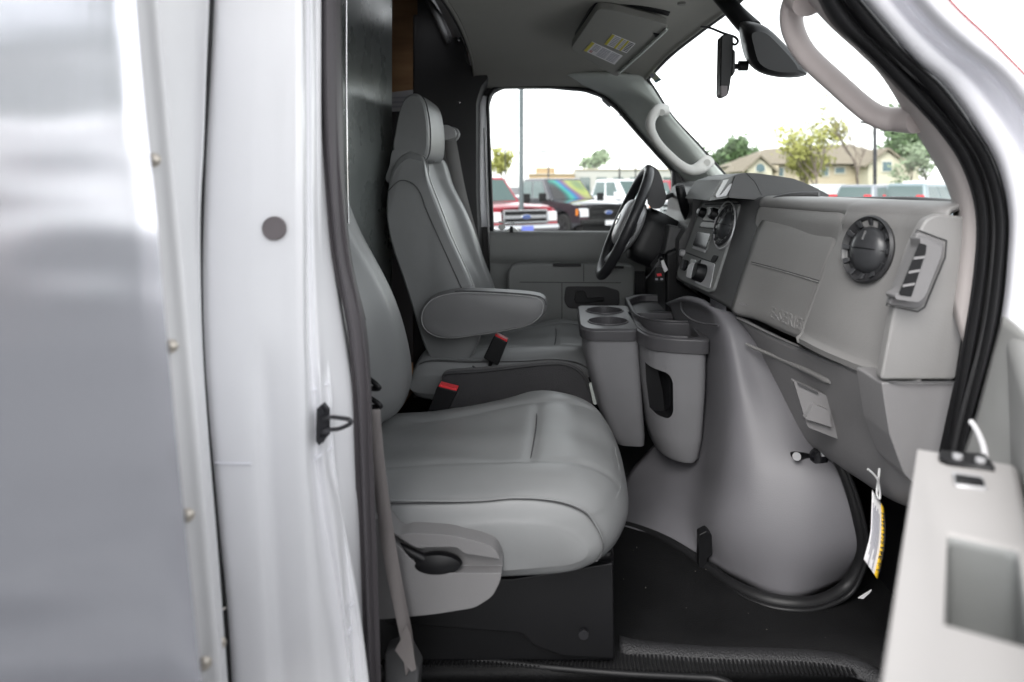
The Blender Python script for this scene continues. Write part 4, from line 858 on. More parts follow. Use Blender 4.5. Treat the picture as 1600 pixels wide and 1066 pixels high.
DT = bvh(dbp); vq, vn_ = fx(DT, 1.068, -.102); vn_ = (vn_ + fx(DT, 1.10, -.09)[1] + fx(DT, 1.03, -.12)[1] + Vector((-.1, -.25, .0))).normalized()
vent(vq + vn_ * .014, vn_, .050, da)
# end panel with side demister
ep_ = slab('end_panel', [(1446, 343), (1466, 334), (1518, 340), (1520, 400), (1513, 470), (1494, 594), (1376, 594), (1388, 530), (1402, 455), (1424, 385)], .936, .954, M['dash'], da, r=8, bevel=.005, seg=3)
slab('lower_end_panel', [(1377, 598), (1494, 598), (1475, 700), (1440, 770), (1412, 740), (1390, 680)], .938, 1.02, M['dash2'], da, r=5, bevel=.004)
dv = slab('demister_bezel', [(1434, 362), (1477, 378), (1475, 400), (1443, 478), (1434, 484), (1388, 477)], .928, .940, M['dem'], ep_, r=6, bevel=.003)
tube('bezel_joint', [P(a, b, .9345) for a, b in ((1433, 359), (1479, 376), (1477, 402), (1445, 480), (1434, 487), (1385, 478), (1433, 359))], .0011, M['seam'], ep_, n=6, k=1)
hs_ = slab('demister_hood', [(1437, 371), (1446, 373), (1473, 386), (1470, 402), (1447, 462), (1436, 473), (1400, 468), (1398, 462), (1413, 455), (1440, 388)], .903, .930, M['dem'], dv, r=5, bevel=.006, seg=3)
slab('demister_slot', [(1438, 380), (1448, 383), (1447, 394), (1424, 464), (1405, 461)], .9015, .905, M['black'], dv, r=2, bevel=.0004)
for x0, y0, x1, y1 in ((1430, 402, 1446, 400), (1422, 424, 1438, 421), (1413, 445, 1430, 442)):
    slab('demister_vane', [(x0 - 1, y0), (x1, y1), (x1 - 1, y1 + 4), (x0 - 2, y0 + 4)], .9, .903, M['dash2'], dv, bevel=.0004)
# lower dash
LD = [[(1140, 492, 1.56), (1200, 522, 1.375), (1260, 549, 1.235), (1310, 568, 1.11), (1348, 582, 1.035), (1378, 594, .975), (1398, 596, .945)],
      [(1160, 520, 1.56), (1210, 560, 1.385), (1268, 588, 1.245), (1315, 604, 1.12), (1354, 618, 1.04), (1384, 628, .98), (1402, 632, .948)],
      [(1174, 550, 1.57), (1224, 612, 1.40), (1278, 642, 1.26), (1325, 662, 1.14), (1366, 680, 1.06), (1396, 690, .99), (1412, 692, .952)],
      [(1190, 580, 1.60), (1240, 680, 1.44), (1290, 712, 1.30), (1340, 743, 1.18), (1385, 772, 1.08), (1420, 786, 1.0), (1438, 778, .956)],
      [(1200, 590, 1.70), (1246, 684, 1.60), (1294, 714, 1.5), (1344, 745, 1.40), (1388, 772, 1.3), (1424, 784, 1.2), (1440, 775, 1.1)]]
ld = ppatch('lower_panel', LD, M['dash2'], da, n=5, m=4, solid=.008)
tube('panel_ledge', [P(1166, 538, 1.46), P(1210, 557, 1.382), P(1262, 580, 1.25), P(1290, 594, 1.18), P(1297, 597, 1.165)], [.003, .004, .005, .005, .003], M['dash'], ld, n=10)
tube('panel_joint', [P(1176, 534, 1.5), P(1200, 575, 1.46), P(1232, 640, 1.42), P(1258, 688, 1.40)], .0011, M['seam'], ld, n=6)
tube('panel_joint', [P(1345, 588, 1.03), P(1358, 620, 1.03), P(1374, 680, 1.04), P(1398, 768, 1.05)], .0011, M['seam'], ld, n=6)
slab('fuse_door', [(1240, 595), (1300, 622), (1318, 690), (1262, 668)], 1.20, 1.22, M['dash2'], ld, r=5, bevel=.002)
slab('fuse_door_pull', [(1258, 655), (1272, 632), (1296, 642), (1300, 668), (1262, 656)], 1.188, 1.203, M['dash2'], ld, r=3, bevel=.004)
slab('fuse_slot', [(1246, 598), (1278, 613), (1279, 617), (1247, 602)], 1.197, 1.20, M['seam'], ld, bevel=0)
tube('dash_gap', [P(1148, 497, 1.53), P(1205, 524, 1.36), P(1262, 549, 1.22), P(1312, 569, 1.10), P(1347, 583, 1.03), P(1378, 595, .962), P(1400, 597, .934), P(1495, 597, .934)], .0013, M['seam'], da, n=6)
# top pad and cowl across the whole width
patch('dash_top', [[V(.445, Y, -.060), V(.47, Y, -.042), V(.53, Y, -.036), V(.60, Y, -.036), V(.66, Y, -.04)] for Y in (2.58, 2.3, 2.0, 1.8, 1.58)], M['pod'], da, n=4, m=3, solid=.03, toward=V(.3, 1.7, 3))
tube('windshield_base_trim', [V(.632, 2.5, -.036), V(.66, 2.2, -.036), V(.668, 1.65, -.034), V(.655, 1.3, -.028), V(.62, 1.05, -.030), V(.575, .945, -.032)], .007, M['rubber'], da, n=8)
# centre stack
A, Bc, C_, D_ = P(1096, 305, 1.93), P(1206, 309, 1.52), P(1142, 487, 1.52), P(1053, 437, 1.93)
spl = plane3(A, Bc, C_)
sv_ = [A, Bc, C_, D_]; back = Vector((.16, 0, 0))
stack = mk('centre_stack', sv_ + [p + back for p in sv_], [(0, 1, 2, 3), (7, 6, 5, 4), (0, 4, 5, 1), (1, 5, 6, 2), (2, 6, 7, 3), (3, 7, 4, 0)], M['pod'], da, bevel=.012, seg=3)
bez = onpl('stack_bezel', [(1101, 318), (1152, 314), (1158, 320), (1146, 365), (1117, 455), (1110, 459), (1064, 437), (1060, 428)], spl, -.002, .006, M['doorp'], stack, r=4, bevel=.0025, seg=3)
FP = (spl[0] + spl[1] * .006, spl[1])
onpl('stack_joint', [(1101, 319), (1157, 317), (1155, 319), (1102, 321)], FP, 0, .0006, M['ink'], bez, bevel=0)
onpl('climate_panel', [(1106, 324), (1132, 324), (1122, 357), (1096, 356)], FP, 0, .003, M['lite'], bez, r=2)
for q, r_ in (((1102, 334), .014), ((1120, 336), .016)):
    c = hit(q[0], q[1], FP); k = lathe('climate_knob', c, FP[1], [(r_, 0), (r_ * .95, .016), (r_ * .8, .020), (.001, .021)], M['black'], bez, n=24)
    disc('knob_cap', c + FP[1] * .021, FP[1], r_ * .5, .002, M['silver'], k, n=18)
onpl('radio_slot', [(1100, 345), (1123, 347), (1122, 349), (1099, 347)], FP, .003, .0042, M['ink'], bez, bevel=0)
onpl('radio_face', [(1098, 349), (1119, 351), (1117, 356), (1096, 354)], FP, .003, .005, M['lite'], bez)
onpl('radio_slot', [(1094, 355), (1116, 358), (1116, 359), (1094, 356)], FP, .003, .0045, M['ink'], bez, bevel=0)
onpl('radio_frame', [(1089, 360), (1114, 364), (1105, 393), (1081, 386)], FP, 0, .003, M['doorp'], bez, r=2)
onpl('radio_screen', [(1091, 363), (1112, 366), (1104, 390), (1084, 384)], FP, .003, .0036, M['blackgloss'], bez, r=1)
onpl('screen_ledge', [(1086, 386), (1105, 392), (1104, 396), (1084, 389)], FP, .003, .006, M['silver'], bez)
vn = vent(hit(1132, 352, FP, .002), FP[1], .050, da)
tube('vent_chrome', [hit(1132 + 15.5 * math.cos(a) - 6 * math.sin(a), 352 + 37 * math.sin(a), FP, .004) for a in [2 * math.pi * i / 24 for i in range(24)]], .0022, M['silver'], vn, n=8, closed=True, k=2)
vent(P(1086, 345, 1.97), FP[1], .045, da)
onpl('stack_joint', [(1073, 394), (1118, 411), (1118, 413), (1072, 396)], FP, 0, .0008, M['ink'], bez, bevel=0)
onpl('power_socket', [(1117, 399), (1123, 400), (1120, 409), (1113, 411), (1112, 408)], FP, 0, .004, M['black'], bez, r=2)
lk = onpl('switch_panel', [(1097, 406), (1118, 412), (1110, 452), (1086, 442)], FP, 0, .002, M['silver'], bez, r=3)
onpl('rotary_slot', [(1089, 412), (1096, 406), (1088, 440), (1081, 437)], FP, 0, .003, M['black'], bez, r=1)
rk = lathe('headlight_knob', hit(1099, 428, FP), FP[1], [(.024, 0), (.0225, .024), (.019, .028), (.001, .029)], M['black'], bez, n=26)
onpl('knob_face', [(1091, 421), (1098, 414), (1101, 416), (1095, 441), (1088, 438)], FP, .024, .030, M['silver'], rk, r=2)
onpl('switch', [(1082, 405), (1088, 407), (1086, 413), (1080, 411)], FP, 0, .005, M['lite'], bez, r=1)
lathe('dimmer_knob', hit(1072, 415, FP), FP[1], [(.015, 0), (.014, .012), (.001, .014)], M['black'], bez, n=20)
lathe('dimmer_knob', hit(1068, 396, FP), FP[1], [(.010, 0), (.009, .010), (.001, .012)], M['silver'], bez, n=20)
onpl('switch', [(1073, 407), (1077, 408), (1073, 424), (1069, 422)], FP, .006, .014, M['steel'], bez, r=1)
for q in ((1078, 424), (1077, 430)): tube('symbol_ring', [hit(q[0] + 2 * math.cos(a), q[1] + 3.2 * math.sin(a), FP, .0005) for a in [2 * math.pi * i / 12 for i in range(12)]], .0005, M['lite'], bez, n=4, k=1, closed=True)
# pod on top of the stack
pod = slab('stack_pod', [(1149, 273), (1165, 270), (1186, 271), (1240, 279), (1270, 291), (1298, 306), (1240, 318), (1190, 313), (1137, 309)], 1.60, 1.90, M['pod'], da, r=5, bevel=.010, seg=3)
pf = slab('pod_face', [(1126, 281), (1150, 273), (1152, 276), (1138, 309), (1107, 314)], 1.61, 1.92, M['doorp'], da, r=2, bevel=.004)
slab('pod_display', [(1130, 282), (1139, 280), (1124, 305), (1117, 306)], 1.603, 1.61, M['lite'], pf, r=1, bevel=.0008)
slab('pod_display', [(1140, 288), (1146, 286), (1135, 306), (1120, 309), (1118, 306), (1127, 304)], 1.603, 1.61, M['silver'], pf, r=1, bevel=.0008)
tube('pod_edge', [P(1190, 305, 1.60), P(1180, 285, 1.60), P(1166, 271, 1.60)], .0012, M['seam'], pod, n=6)
tube('pad_edge', [P(1206, 318, 1.53), P(1212, 311, 1.50), P(1240, 305, 1.46), P(1280, 304, 1.42)], .006, M['pod'], da, n=10)
# instrument hood
hood_ = slab('instrument_hood', [(1092, 292), (1104, 285), (1126, 281), (1120, 300), (1105, 316), (1085, 360), (1062, 430), (1060, 400), (1062, 375), (1076, 352), (1082, 335), (1083, 310)], 1.95, 2.42, M['pod'], da, r=3, bevel=.010, seg=3)
slab('under_dash_panel', [(1040, 395), (1075, 380), (1062, 440), (1105, 470), (1110, 520), (1040, 520)], 2.0, 2.5, M['black'], da, bevel=.01)

# ================================================================ STEERING
sw = root('steering_wheel', V(.191, 2.15, -.115), 'black leather steering wheel with silver hub emblem in front of the driver seat', 'steering wheel')
cw = V(.193, 2.15, -.115); uu = Vector((.412, 0, .911)).normalized(); vv = Vector((0, 1, 0)); nw = Vector((-.911, 0, .412)).normalized()
# slight turn of the wheel plane so its opening shows as in the photo
rot = Matrix.Rotation(R(0), 3, uu); vv = rot @ vv; nw = rot @ nw
RW = .182
tube('wheel_rim', [cw + (uu * math.cos(a) + vv * math.sin(a)) * RW for a in [2 * math.pi * i / 48 for i in range(48)]], .0155, M['wheel'], sw, n=16, k=1, closed=True)
for s_ in (-1, 1):
    tube('spoke', [cw + vv * s_ * .06 - nw * .03 - uu * .01, cw + vv * s_ * .12 - nw * .012 - uu * .005, cw + vv * s_ * .178], [.030, .022, .016], M['wheel'], sw, n=10, flat=(.35, 1), up=nw)
    tube('spoke', [cw + vv * s_ * .05 - uu * .06 - nw * .03, cw + vv * s_ * .09 - uu * .12 - nw * .012, cw + vv * s_ * .10 - uu * .152], [.022, .017, .014], M['silver'], sw, n=10, flat=(.35, 1), up=nw)
hub = loft('wheel_hub', [[cw + nw * h + (uu * math.cos(a) * .080 + vv * math.sin(a) * .085) * s for a in [2 * math.pi * i / 16 for i in range(16)]] for h, s in ((-.05, .7), (-.04, .95), (-.01, 1), (.008, .92), (.018, .7), (.022, .3))], M['silver'], sw, nu=2, nv=2)
em = lathe('hub_emblem', cw + nw * .0215, nw, [(.020, 0), (.019, .003), (.001, .004)], M['chrome'], sw, n=24)
text('emblem_script', 'Ford', cw + nw * .0262 - vv * -.013 - uu * .004, -vv * .026, uu * .009, M['ink'], em, h=.0006, shear=.3)
# column
col = root('steering_column', V(.30, 2.15, -.16), 'black steering column with a thick gear lever and ignition lock', 'steering column')
def ax(t, u=0, v=0): return cw - nw * t + uu * u + Vector((0, v, 0))
loft('column_shroud', [[ax(t, u * s, v * s) for u, v in ((.055, -.05), (.075, 0), (.055, .05), (-.03, .06), (-.085, .055), (-.10, 0), (-.085, -.055), (-.03, -.06))] for t, s in ((.045, .75), (.055, 1.0), (.12, 1.0), (.20, .92), (.32, .85))], M['black'], col, nu=3, nv=2)
slab('column_cover', [(1046, 352), (1066, 356), (1076, 370), (1072, 395), (1060, 412), (1050, 432), (1030, 432), (1020, 418), (1038, 396)], 2.02, 2.2, M['pod'], col, r=5, bevel=.012, seg=3)
slab('knee_panel', [(1020, 412), (1042, 396), (1062, 402), (1070, 440), (1060, 480), (1042, 450)], 2.06, 2.3, M['black'], col, r=4, bevel=.01)
gl = tube('gear_lever', [P(1062, 290, 2.0), P(1066, 310, 2.0), P(1073, 335, 2.03), P(1085, 362, 2.06)], [.0135, .0145, .0135, .008], M['black'], col, n=16)
disc('lever_cap', P(1062, 291, 2.0) + Vector((0, -.002, .0)), (-.15, -.35, .9), .0125, .003, M['pod'], gl, n=20)
tube('turn_stalk', [P(1035, 312, 2.2), P(1046, 306, 2.3), P(1054, 304, 2.36)], [.009, .008, .006], M['black'], col, n=10)
loft('column_top', [[P(a, b, Y) for a, b in ((1008, 262), (1024, 262), (1033, 275), (1038, 294), (1041, 312), (1030, 326), (1012, 318))] for Y in (2.10, 2.12, 2.2, 2.22)], M['wheel'], col, nu=3, nv=2)
ig = lathe('ignition_lock', P(1039, 403, 2.03), (-.5, -1, .1), [(.017, 0), (.017, .008), (.013, .010), (.012, .006), (.001, .006)], M['steel'], col, n=22)
ky = root('keys', P(1033, 404, 2.0), 'bunch of keys with a pale tag hanging from the ignition', 'keys')
tube('key_head', [P(1036, 402, 2.01), P(1030, 401, 1.995)], .011, M['black'], ky, n=10, flat=(.4, 1), k=1)
tube('key_ring', [P(1033 + 4 * math.cos(a), 408 + 6 * math.sin(a), 1.99) for a in [2 * math.pi * i / 14 for i in range(14)]], .0008, M['chrome'], ky, n=6, k=1, closed=True)
slab('key_tag', [(1033, 408), (1037, 406), (1044, 422), (1039, 426), (1036, 424)], 1.985, 1.99, M['white'], ky, r=1, bevel=.001)
tube('key_wire', [P(1030, 408, 1.99), P(1018, 425, 1.99), P(1009, 436, 1.99)], .0012, M['steel'], ky, n=6)
fo = slab('key_fob', [(1024, 418), (1038, 418), (1040, 440), (1022, 440)], 1.985, 2.0, M['black'], ky, r=3, bevel=.002)
slab('panic_button', [(1026, 428), (1033, 427), (1034, 431), (1027, 432)], 1.983, 1.985, M['red'], fo, bevel=.0005)
for q in (1024, 1032): slab('fob_button', [(q, 435), (q + 4, 435), (q + 4, 438), (q, 438)], 1.983, 1.985, M['inkg'], fo, bevel=.0005)

# ================================================================ MIRROR, MONITOR, TAG
rm = root('rear_view_mirror', P(1190, 90, 1.55), 'large black rear-view mirror hanging from the windscreen header, pointed at its near end', 'mirror')
loft('mirror_shell', [[P(a, b, Y) for a, b in q] for Y, q in (
    (1.60, ((1158, 42), (1175, 40), (1190, 60), (1196, 85), (1190, 105), (1176, 100), (1164, 82), (1158, 60))),
    (1.57, ((1156, 36), (1180, 36), (1204, 52), (1222, 80), (1216, 110), (1188, 113), (1166, 94), (1157, 64))),
    (1.50, ((1158, 36), (1188, 38), (1216, 60), (1240, 90), (1240, 118), (1200, 118), (1170, 100), (1160, 66))),
    (1.42, ((1164, 42), (1192, 40), (1225, 68), (1257, 106), (1256, 119), (1215, 120), (1178, 106), (1166, 70))),
    (1.39, ((1176, 52), (1196, 52), (1222, 76), (1244, 102), (1243, 112), (1214, 112), (1188, 100), (1178, 72))))], M['black'], rm, nu=4, nv=4)
tube('mirror_arm', [P(1118, -12, 1.62), P(1138, 8, 1.59), P(1156, 28, 1.56), P(1176, 48, 1.53)], [.018, .022, .024, .026], M['black'], rm, n=12, flat=(1, .9))
for k in range(3): tube('shell_rib', [P(1196 + k * 6, 112 + k, 1.425), P(1206 + k * 6, 105 + k, 1.41)], .0016, M['blackgloss'], rm, n=6, k=1)
mo = root('backup_camera_monitor', P(1134, 100, 1.5), 'slim dark monitor seen edge-on left of the mirror, cable above it', 'monitor')
mb_ = slab('monitor_case', [(1127, 55), (1138, 52), (1146, 56), (1146, 100), (1140, 140), (1137, 150), (1128, 151), (1125, 146)], 1.47, 1.51, M['black'], mo, r=4, bevel=.003)
slab('monitor_back', [(1145, 76), (1149, 80), (1149, 112), (1144, 120)], 1.475, 1.505, M['pod'], mo, bevel=.002)
tube('monitor_mount', [P(1147, 104, 1.50), P(1154, 104, 1.50)], .006, M['black'], mo, n=10, k=1)
tube('monitor_mount', [P(1154, 103, 1.50), P(1168, 103, 1.50)], .011, M['black'], mo, n=12, k=1)
slab('monitor_panel', [(1126, 134), (1137, 134), (1136, 150), (1127, 151)], 1.464, 1.472, M['plug'], mo, bevel=.001)
tube('monitor_cable', [P(1096, 42, 1.62), P(1110, 44, 1.57), P(1130, 52, 1.53), P(1148, 58, 1.52), P(1153, 65, 1.52), P(1148, 70, 1.52), P(1142, 66, 1.52)], .0028, M['black'], mo, n=8)

wt = root('warning_tag', P(1370, 820, 1.12), 'white and yellow paper tag hanging on a white string below the dashboard', 'tag')
tg = [[(1363, 766), (1372, 779), (1381, 793)], [(1362, 800), (1372, 812), (1382, 825)], [(1360, 835), (1370, 848), (1380, 860)], [(1350, 874), (1361, 890), (1371, 905)]]
sheet = patch('tag_sheet', [[P(a, b, 1.05 - .012 * i) for a, b in r] for i, r in enumerate(tg)], M['white'], wt, n=3, m=4, solid=.0006)
def lerp2(a, b, t): return (a[0] + (b[0] - a[0]) * t, a[1] + (b[1] - a[1]) * t)
patch('yellow_band', [[P(*lerp2(r[1], r[2], .55), 1.0482 - .012 * i), P(*r[2], 1.0482 - .012 * i)] for i, r in enumerate(tg)], M['yellow'], sheet, n=2, m=4, solid=.0004)
word = 'AVERTISSEMENT'
lt_ = [Vector((a, b, 0)) for a, b in (lerp2(tg[0][1], tg[0][2], .80), lerp2(tg[1][1], tg[1][2], .80), lerp2(tg[2][1], tg[2][2], .80), lerp2(tg[3][1], tg[3][2], .80))]
cl = cr(lt_, 12)
for i, chh in enumerate(word):
    t = .12 + .78 * i / 12.; j = t * (len(cl) - 1); p = cl[int(j)]; q = cl[min(int(j) + 1, len(cl) - 1)]; dr = (q - p).normalized()
    Yk = 1.0472 - .036 * t; o_ = P(p.x - 3.2 + .2, p.y, Yk); xd = (P(p.x + dr.x * 6.2, p.y + dr.y * 6.2, Yk) - P(p.x, p.y, Yk)); yd = Vector((xd.z, 0, -xd.x)).normalized() * -1 * .0062
    if yd.x < 0: yd = -yd
    text('band_letter', chh, o_, xd, yd, M['ink'], sheet, h=.0003, bold=.02)
for k in range(6):
    t = .14 + k * .13
    path = [P(*lerp2(r[0], r[2], t * .72), 1.0485 - .012 * i) for i, r in enumerate(tg)]
    c_ = cr(path, 6); tube('print_line', c_[3 + (k % 2):15 + k % 3 * 2], .0007, M['inkg'], sheet, n=4, k=1)
tube('tag_string', [P(1374, 732, 1.035), P(1373, 745, 1.035), P(1371, 760, 1.042), P(1370, 772, 1.042), P(1374, 780, 1.042), P(1375, 770, 1.042), P(1372, 752, 1.035), P(1366, 742, 1.032), P(1356, 733, 1.03)], .0016, M['cord'], wt, n=6)
slab('floor_scrap', [(1341, 935), (1352, 928), (1362, 922), (1359, 927), (1349, 936)], 1.24, 1.242, M['white'], van, bevel=0)

# ================================================================ BACKGROUND
def vpart(name, v, f, m, parent, **k): return mk(name, v, f, m, parent, **k)
def xz(name, pts, y0, y1, m, parent, bevel=.03, **k):
    return prism(name, [Vector((x, y0, z)) for x, z in pts], Vector((0, y1 - y0, 0)), m, parent, bevel=bevel, **k)
BM = dict(redp=mat('red_car_paint', (.30, .02, .035), .25, coat=.8), blackp=mat('black_car_paint', (.035, .035, .042), .18, coat=1), whitep=mat('white_car_paint', (.75, .75, .77), .2, coat=1),
  greyp=mat('grey_car_paint', (.22, .24, .27), .2, coat=1), silverp=mat('silver_car_paint', (.42, .45, .45), .2, coat=1), tealp=mat('blue_grey_car_paint', (.20, .26, .28), .2, coat=1),
  tyre=mat('tyre', (.02, .02, .02), .8), rimm=mat('alloy_rim', (.35, .35, .36), .3, .7), darkrim=mat('dark_rim', (.04, .04, .045), .35), win=mat('car_window', (.07, .11, .105), .05, spec=.9), lamp=mat('head_lamp', (.7, .7, .72), .1), amber=mat('amber_lamp', (.8, .25, .05), .2),
  tail=mat('tail_lamp', (.6, .02, .03), .2), plate=mat('blue_plate', (.16, .20, .60), .4), arch=mat('arch_liner', (.01, .01, .01), .9), chrome=M['chrome'], blue=mat('emblem_blue', (.03, .08, .30), .25))
def iris():
    m = mat('rainbow_reflection', (.1, .3, .3), .1); t = m.node_tree; b = t.nodes['Principled BSDF']; tc = t.nodes.new('ShaderNodeTexCoord')  # rainbow reflection of the windscreen painted into its base colour
    nz = t.nodes.new('ShaderNodeTexNoise'); nz.inputs['Scale'].default_value = .8; nz.inputs['Detail'].default_value = 0
    mr = t.nodes.new('ShaderNodeMapRange'); mr.inputs['From Min'].default_value = .3; mr.inputs['From Max'].default_value = .7
    rp = t.nodes.new('ShaderNodeValToRGB'); e = rp.color_ramp.elements; e[0].color = (.03, .1, .1, 1); e[1].color = (.05, .05, .05, 1)
    for p_, c_ in ((.25, (.30, .34, .10, 1)), (.40, (.16, .08, .15, 1)), (.55, (.03, .14, .30, 1)), (.70, (.05, .28, .22, 1)), (.85, (.03, .1, .1, 1))): x = e.new(p_); x.color = c_
    t.links.new(tc.outputs['Object'], nz.inputs['Vector']); t.links.new(nz.outputs['Fac'], mr.inputs['Value']); t.links.new(mr.outputs[0], rp.inputs[0]); t.links.new(rp.outputs[0], b.inputs['Base Color']); return m
BM['iris'] = iris()
def arcs(cx, r, n=9): return [(cx + r * math.cos(a), .40 + r * math.sin(a)) for a in [math.pi * i / n for i in range(n + 1)]]
def wheel(parent, x, y, r, side, rimm):
    w = lathe('wheel', (x, y, r), (0, side, 0), [(r * .6, .0), (r * .97, 0), (r, .03), (r, .22), (r * .95, .26), (r * .62, .26)], BM['tyre'], parent, n=30)
    lathe('rim', (x, y + side * .262, r), (0, side, 0), [(r * .62, 0), (r * .60, .004), (r * .5, -.03), (.09, -.02), (.07, .0), (.001, .0)], BM['arch'], w, n=26)
    for k in range(6):
        a = k * math.pi / 3; d = Vector((math.cos(a), 0, math.sin(a))); t = Vector((-d.z, 0, d.x)); c = Vector((x, y + side * .250, r))
        prism('rim_spoke', [c + d * .06 - t * .035, c + d * r * .60 - t * .03, c + d * r * .60 + t * .03, c + d * .06 + t * .035], Vector((0, side * .018, 0)), rimm, w, bevel=.004)
def pickup(loc, ang, paint, label, group, wind=None, rimm=None, emblem=True, grill='chrome', kind='pickup_truck', plate=None):
    r = root(kind, loc, label, 'pickup truck', group, local=True); r.rotation_euler = (0, 0, ang)
    rimm = rimm or BM['rimm']
    side = [(-2.85, .62), (-2.85, 1.22), (-2.80, 1.30), (-.95, 1.30), (-.6, 1.20), (.9, 1.18), (1.2, 1.17), (2.3, 1.13), (2.62, 1.05), (2.78, .92), (2.80, .55), (2.42, .42)] + [(x, z) for x, z in arcs(1.88, .50)][::1] + [(1.3, .42), (-1.3, .42)] + arcs(-1.78, .50) + [(-2.4, .48)]
    side = [(x, z) for x, z in side]
    body = xz('body', side, -.97, .97, paint, r, bevel=.07, seg=3)
    # hood crown
    loft('bonnet', [[Vector((x, y, z)) for y, z in ((-.85 * s, 1.10), (-.80 * s, h), (-.3, h + .05), (.3, h + .05), (.80 * s, h), (.85 * s, 1.10))] for x, h, s in ((1.0, 1.17, 1.0), (1.6, 1.16, 1), (2.3, 1.12, .98), (2.66, 1.03, .94))], paint, r, nu=3, nv=2)
    if wind is None: wind = BM['win']
    # cabin
    gh0, gh1 = 1.17, 1.88
    bs = [(-1.05, -.86), (1.12, -.86), (1.12, .86), (-1.05, .86)]; tp = [(-.85, -.70), (.42, -.70), (.42, .70), (-.85, .70)]
    cab_ = mk('cab', [Vector((x, y, gh0)) for x, y in bs] + [Vector((x, y, gh1)) for x, y in tp], [(0, 1, 2, 3), (7, 6, 5, 4), (0, 4, 5, 1), (1, 5, 6, 2), (2, 6, 7, 3), (3, 7, 4, 0)], paint, r, bevel=.07, seg=3)
    f = lambda a, b, t: a.lerp(b, t)
    def onq(nm, q, u0, u1, v0, v1, m, off=.008):
        a, b, c, d = q; g = lambda u, v: f(f(a, b, u), f(d, c, u), v); n = (b - a).cross(d - a).normalized()
        return prism(nm, [g(u0, v0) + n * (-.01), g(u1, v0) + n * -.01, g(u1, v1) + n * -.01, g(u0, v1) + n * -.01], n * (.01 + off), m, cab_, bevel=0)
    vb = [Vector((x, y, gh0)) for x, y in bs]; vt = [Vector((x, y, gh1)) for x, y in tp]
    onq('windscreen', (vb[1], vb[2], vt[2], vt[1]), .07, .93, .08, .90, wind)
    for q in ((vb[0], vb[1], vt[1], vt[0]), (vb[2], vb[3], vt[3], vt[2])):
        sgn = 1 if q[0] is vb[0] else -1
        for u0, u1 in (((.06, .44), (.49, .86)) if sgn == 1 else ((.14, .51), (.56, .94))): onq('side_window', q, u0, u1, .12, .86, BM['win'])
    onq('rear_window', (vb[3], vb[0], vt[0], vt[3]), .1, .9, .15, .85, BM['win'])
    for y, s in ((-.72, -1), (.72, 1)):
        wheel(r, 1.88, y, .40, s, rimm); wheel(r, -1.78, y, .40, s, rimm)
        mh = prism('wing_mirror', [Vector((.92, s * .98, 1.16)), Vector((1.02, s * .98, 1.16)), Vector((1.02, s * .98, 1.42)), Vector((.92, s * .98, 1.42))], Vector((0, s * .24, 0)), BM['arch'] if grill != 'white' else paint, r, bevel=.03)
        hl = prism('headlamp', [Vector((2.60, s * .66, 1.0)), Vector((2.79, s * .66, .98)), Vector((2.81, s * .66, .74)), Vector((2.62, s * .66, .74))], Vector((0, s * .30, 0)), BM['lamp'], r, bevel=.02)
        prism('indicator', [Vector((2.60, s * .955, .97)), Vector((2.70, s * .955, .97)), Vector((2.70, s * .955, .78)), Vector((2.60, s * .955, .78))], Vector((0, s * .03, 0)), BM['amber'], hl, bevel=.005)
    gm = M['chrome'] if grill == 'chrome' else BM['arch'] if grill == 'black' else BM['silverp']
    g = box('grille', (2.70, -.64, .68), (2.83, .64, 1.03), BM['arch'], r, bevel=.02)
    for z in (.70, .82, .86, 1.0): box('grille_bar', (2.82, -.63, z), (2.86, .63, z + .045), gm, g, bevel=.01)
    for y in (-.64, .60): box('grille_bar', (2.82, y, .69), (2.855, y + .045, 1.03), gm, g, bevel=.01)
    if emblem:
        e = lathe('oval_emblem', (2.86, 0, .865), (1, 0, 0), [(.14, 0), (.14, .012), (.125, .02), (.001, .02)], M['chrome'], g, n=28); e.scale = (1, 1, .45)
        e2 = lathe('oval_emblem', (2.878, 0, .865), (1, 0, 0), [(.12, 0), (.12, .006), (.001, .006)], BM['blue'], g, n=28); e2.scale = (1, 1, .42)
        text('emblem_script', 'Ford', Vector((2.889, -.08, .84)), Vector((0, .16, 0)), Vector((0, 0, .05)), M['chrome'], g, h=.002, shear=.3)
    bm_ = xz('bumper', [(2.60, .50), (2.90, .50), (2.94, .58), (2.90, .67), (2.60, .67)], -.95, .95, M['chrome'] if grill == 'chrome' else BM['arch'], r, bevel=.03)
    box('front_plate', (2.93, -.17, .50), (2.945, .17, .64), plate or BM['plate'], bm_, bevel=.004)
    xz('valance', [(2.45, .30), (2.80, .30), (2.86, .49), (2.45, .49)], -.90, .90, BM['arch'], r, bevel=.02)
    return r
ang = math.atan2(-.835, .55); hd = Vector((.55, -.835, 0)); GP = 'pickup trucks parked in a row beyond the driver window'
pos = Vector((-2.50, 19.5, 0)); sp = Vector((2.35, 3.15, 0))
pickup(pos, ang, BM['redp'], 'red pickup truck with chrome grille, nearest in the row outside the driver window', GP)
pickup(pos + sp * 1.0 + Vector((-.10, -.3, 0)), ang, BM['blackp'], 'black pickup truck with rainbow reflections in its windscreen, second in the row', GP, wind=BM['iris'], rimm=BM['darkrim'], grill='black', plate=BM['whitep'])
pickup(pos + sp * 2.05, ang, BM['whitep'], 'white pickup truck parked behind the black pickup, seen through the driver window', GP, grill='white')
pickup(pos + sp * 3.1, ang, BM['redp'], 'dark red pickup truck half hidden behind the steering wheel and window pillar', GP)
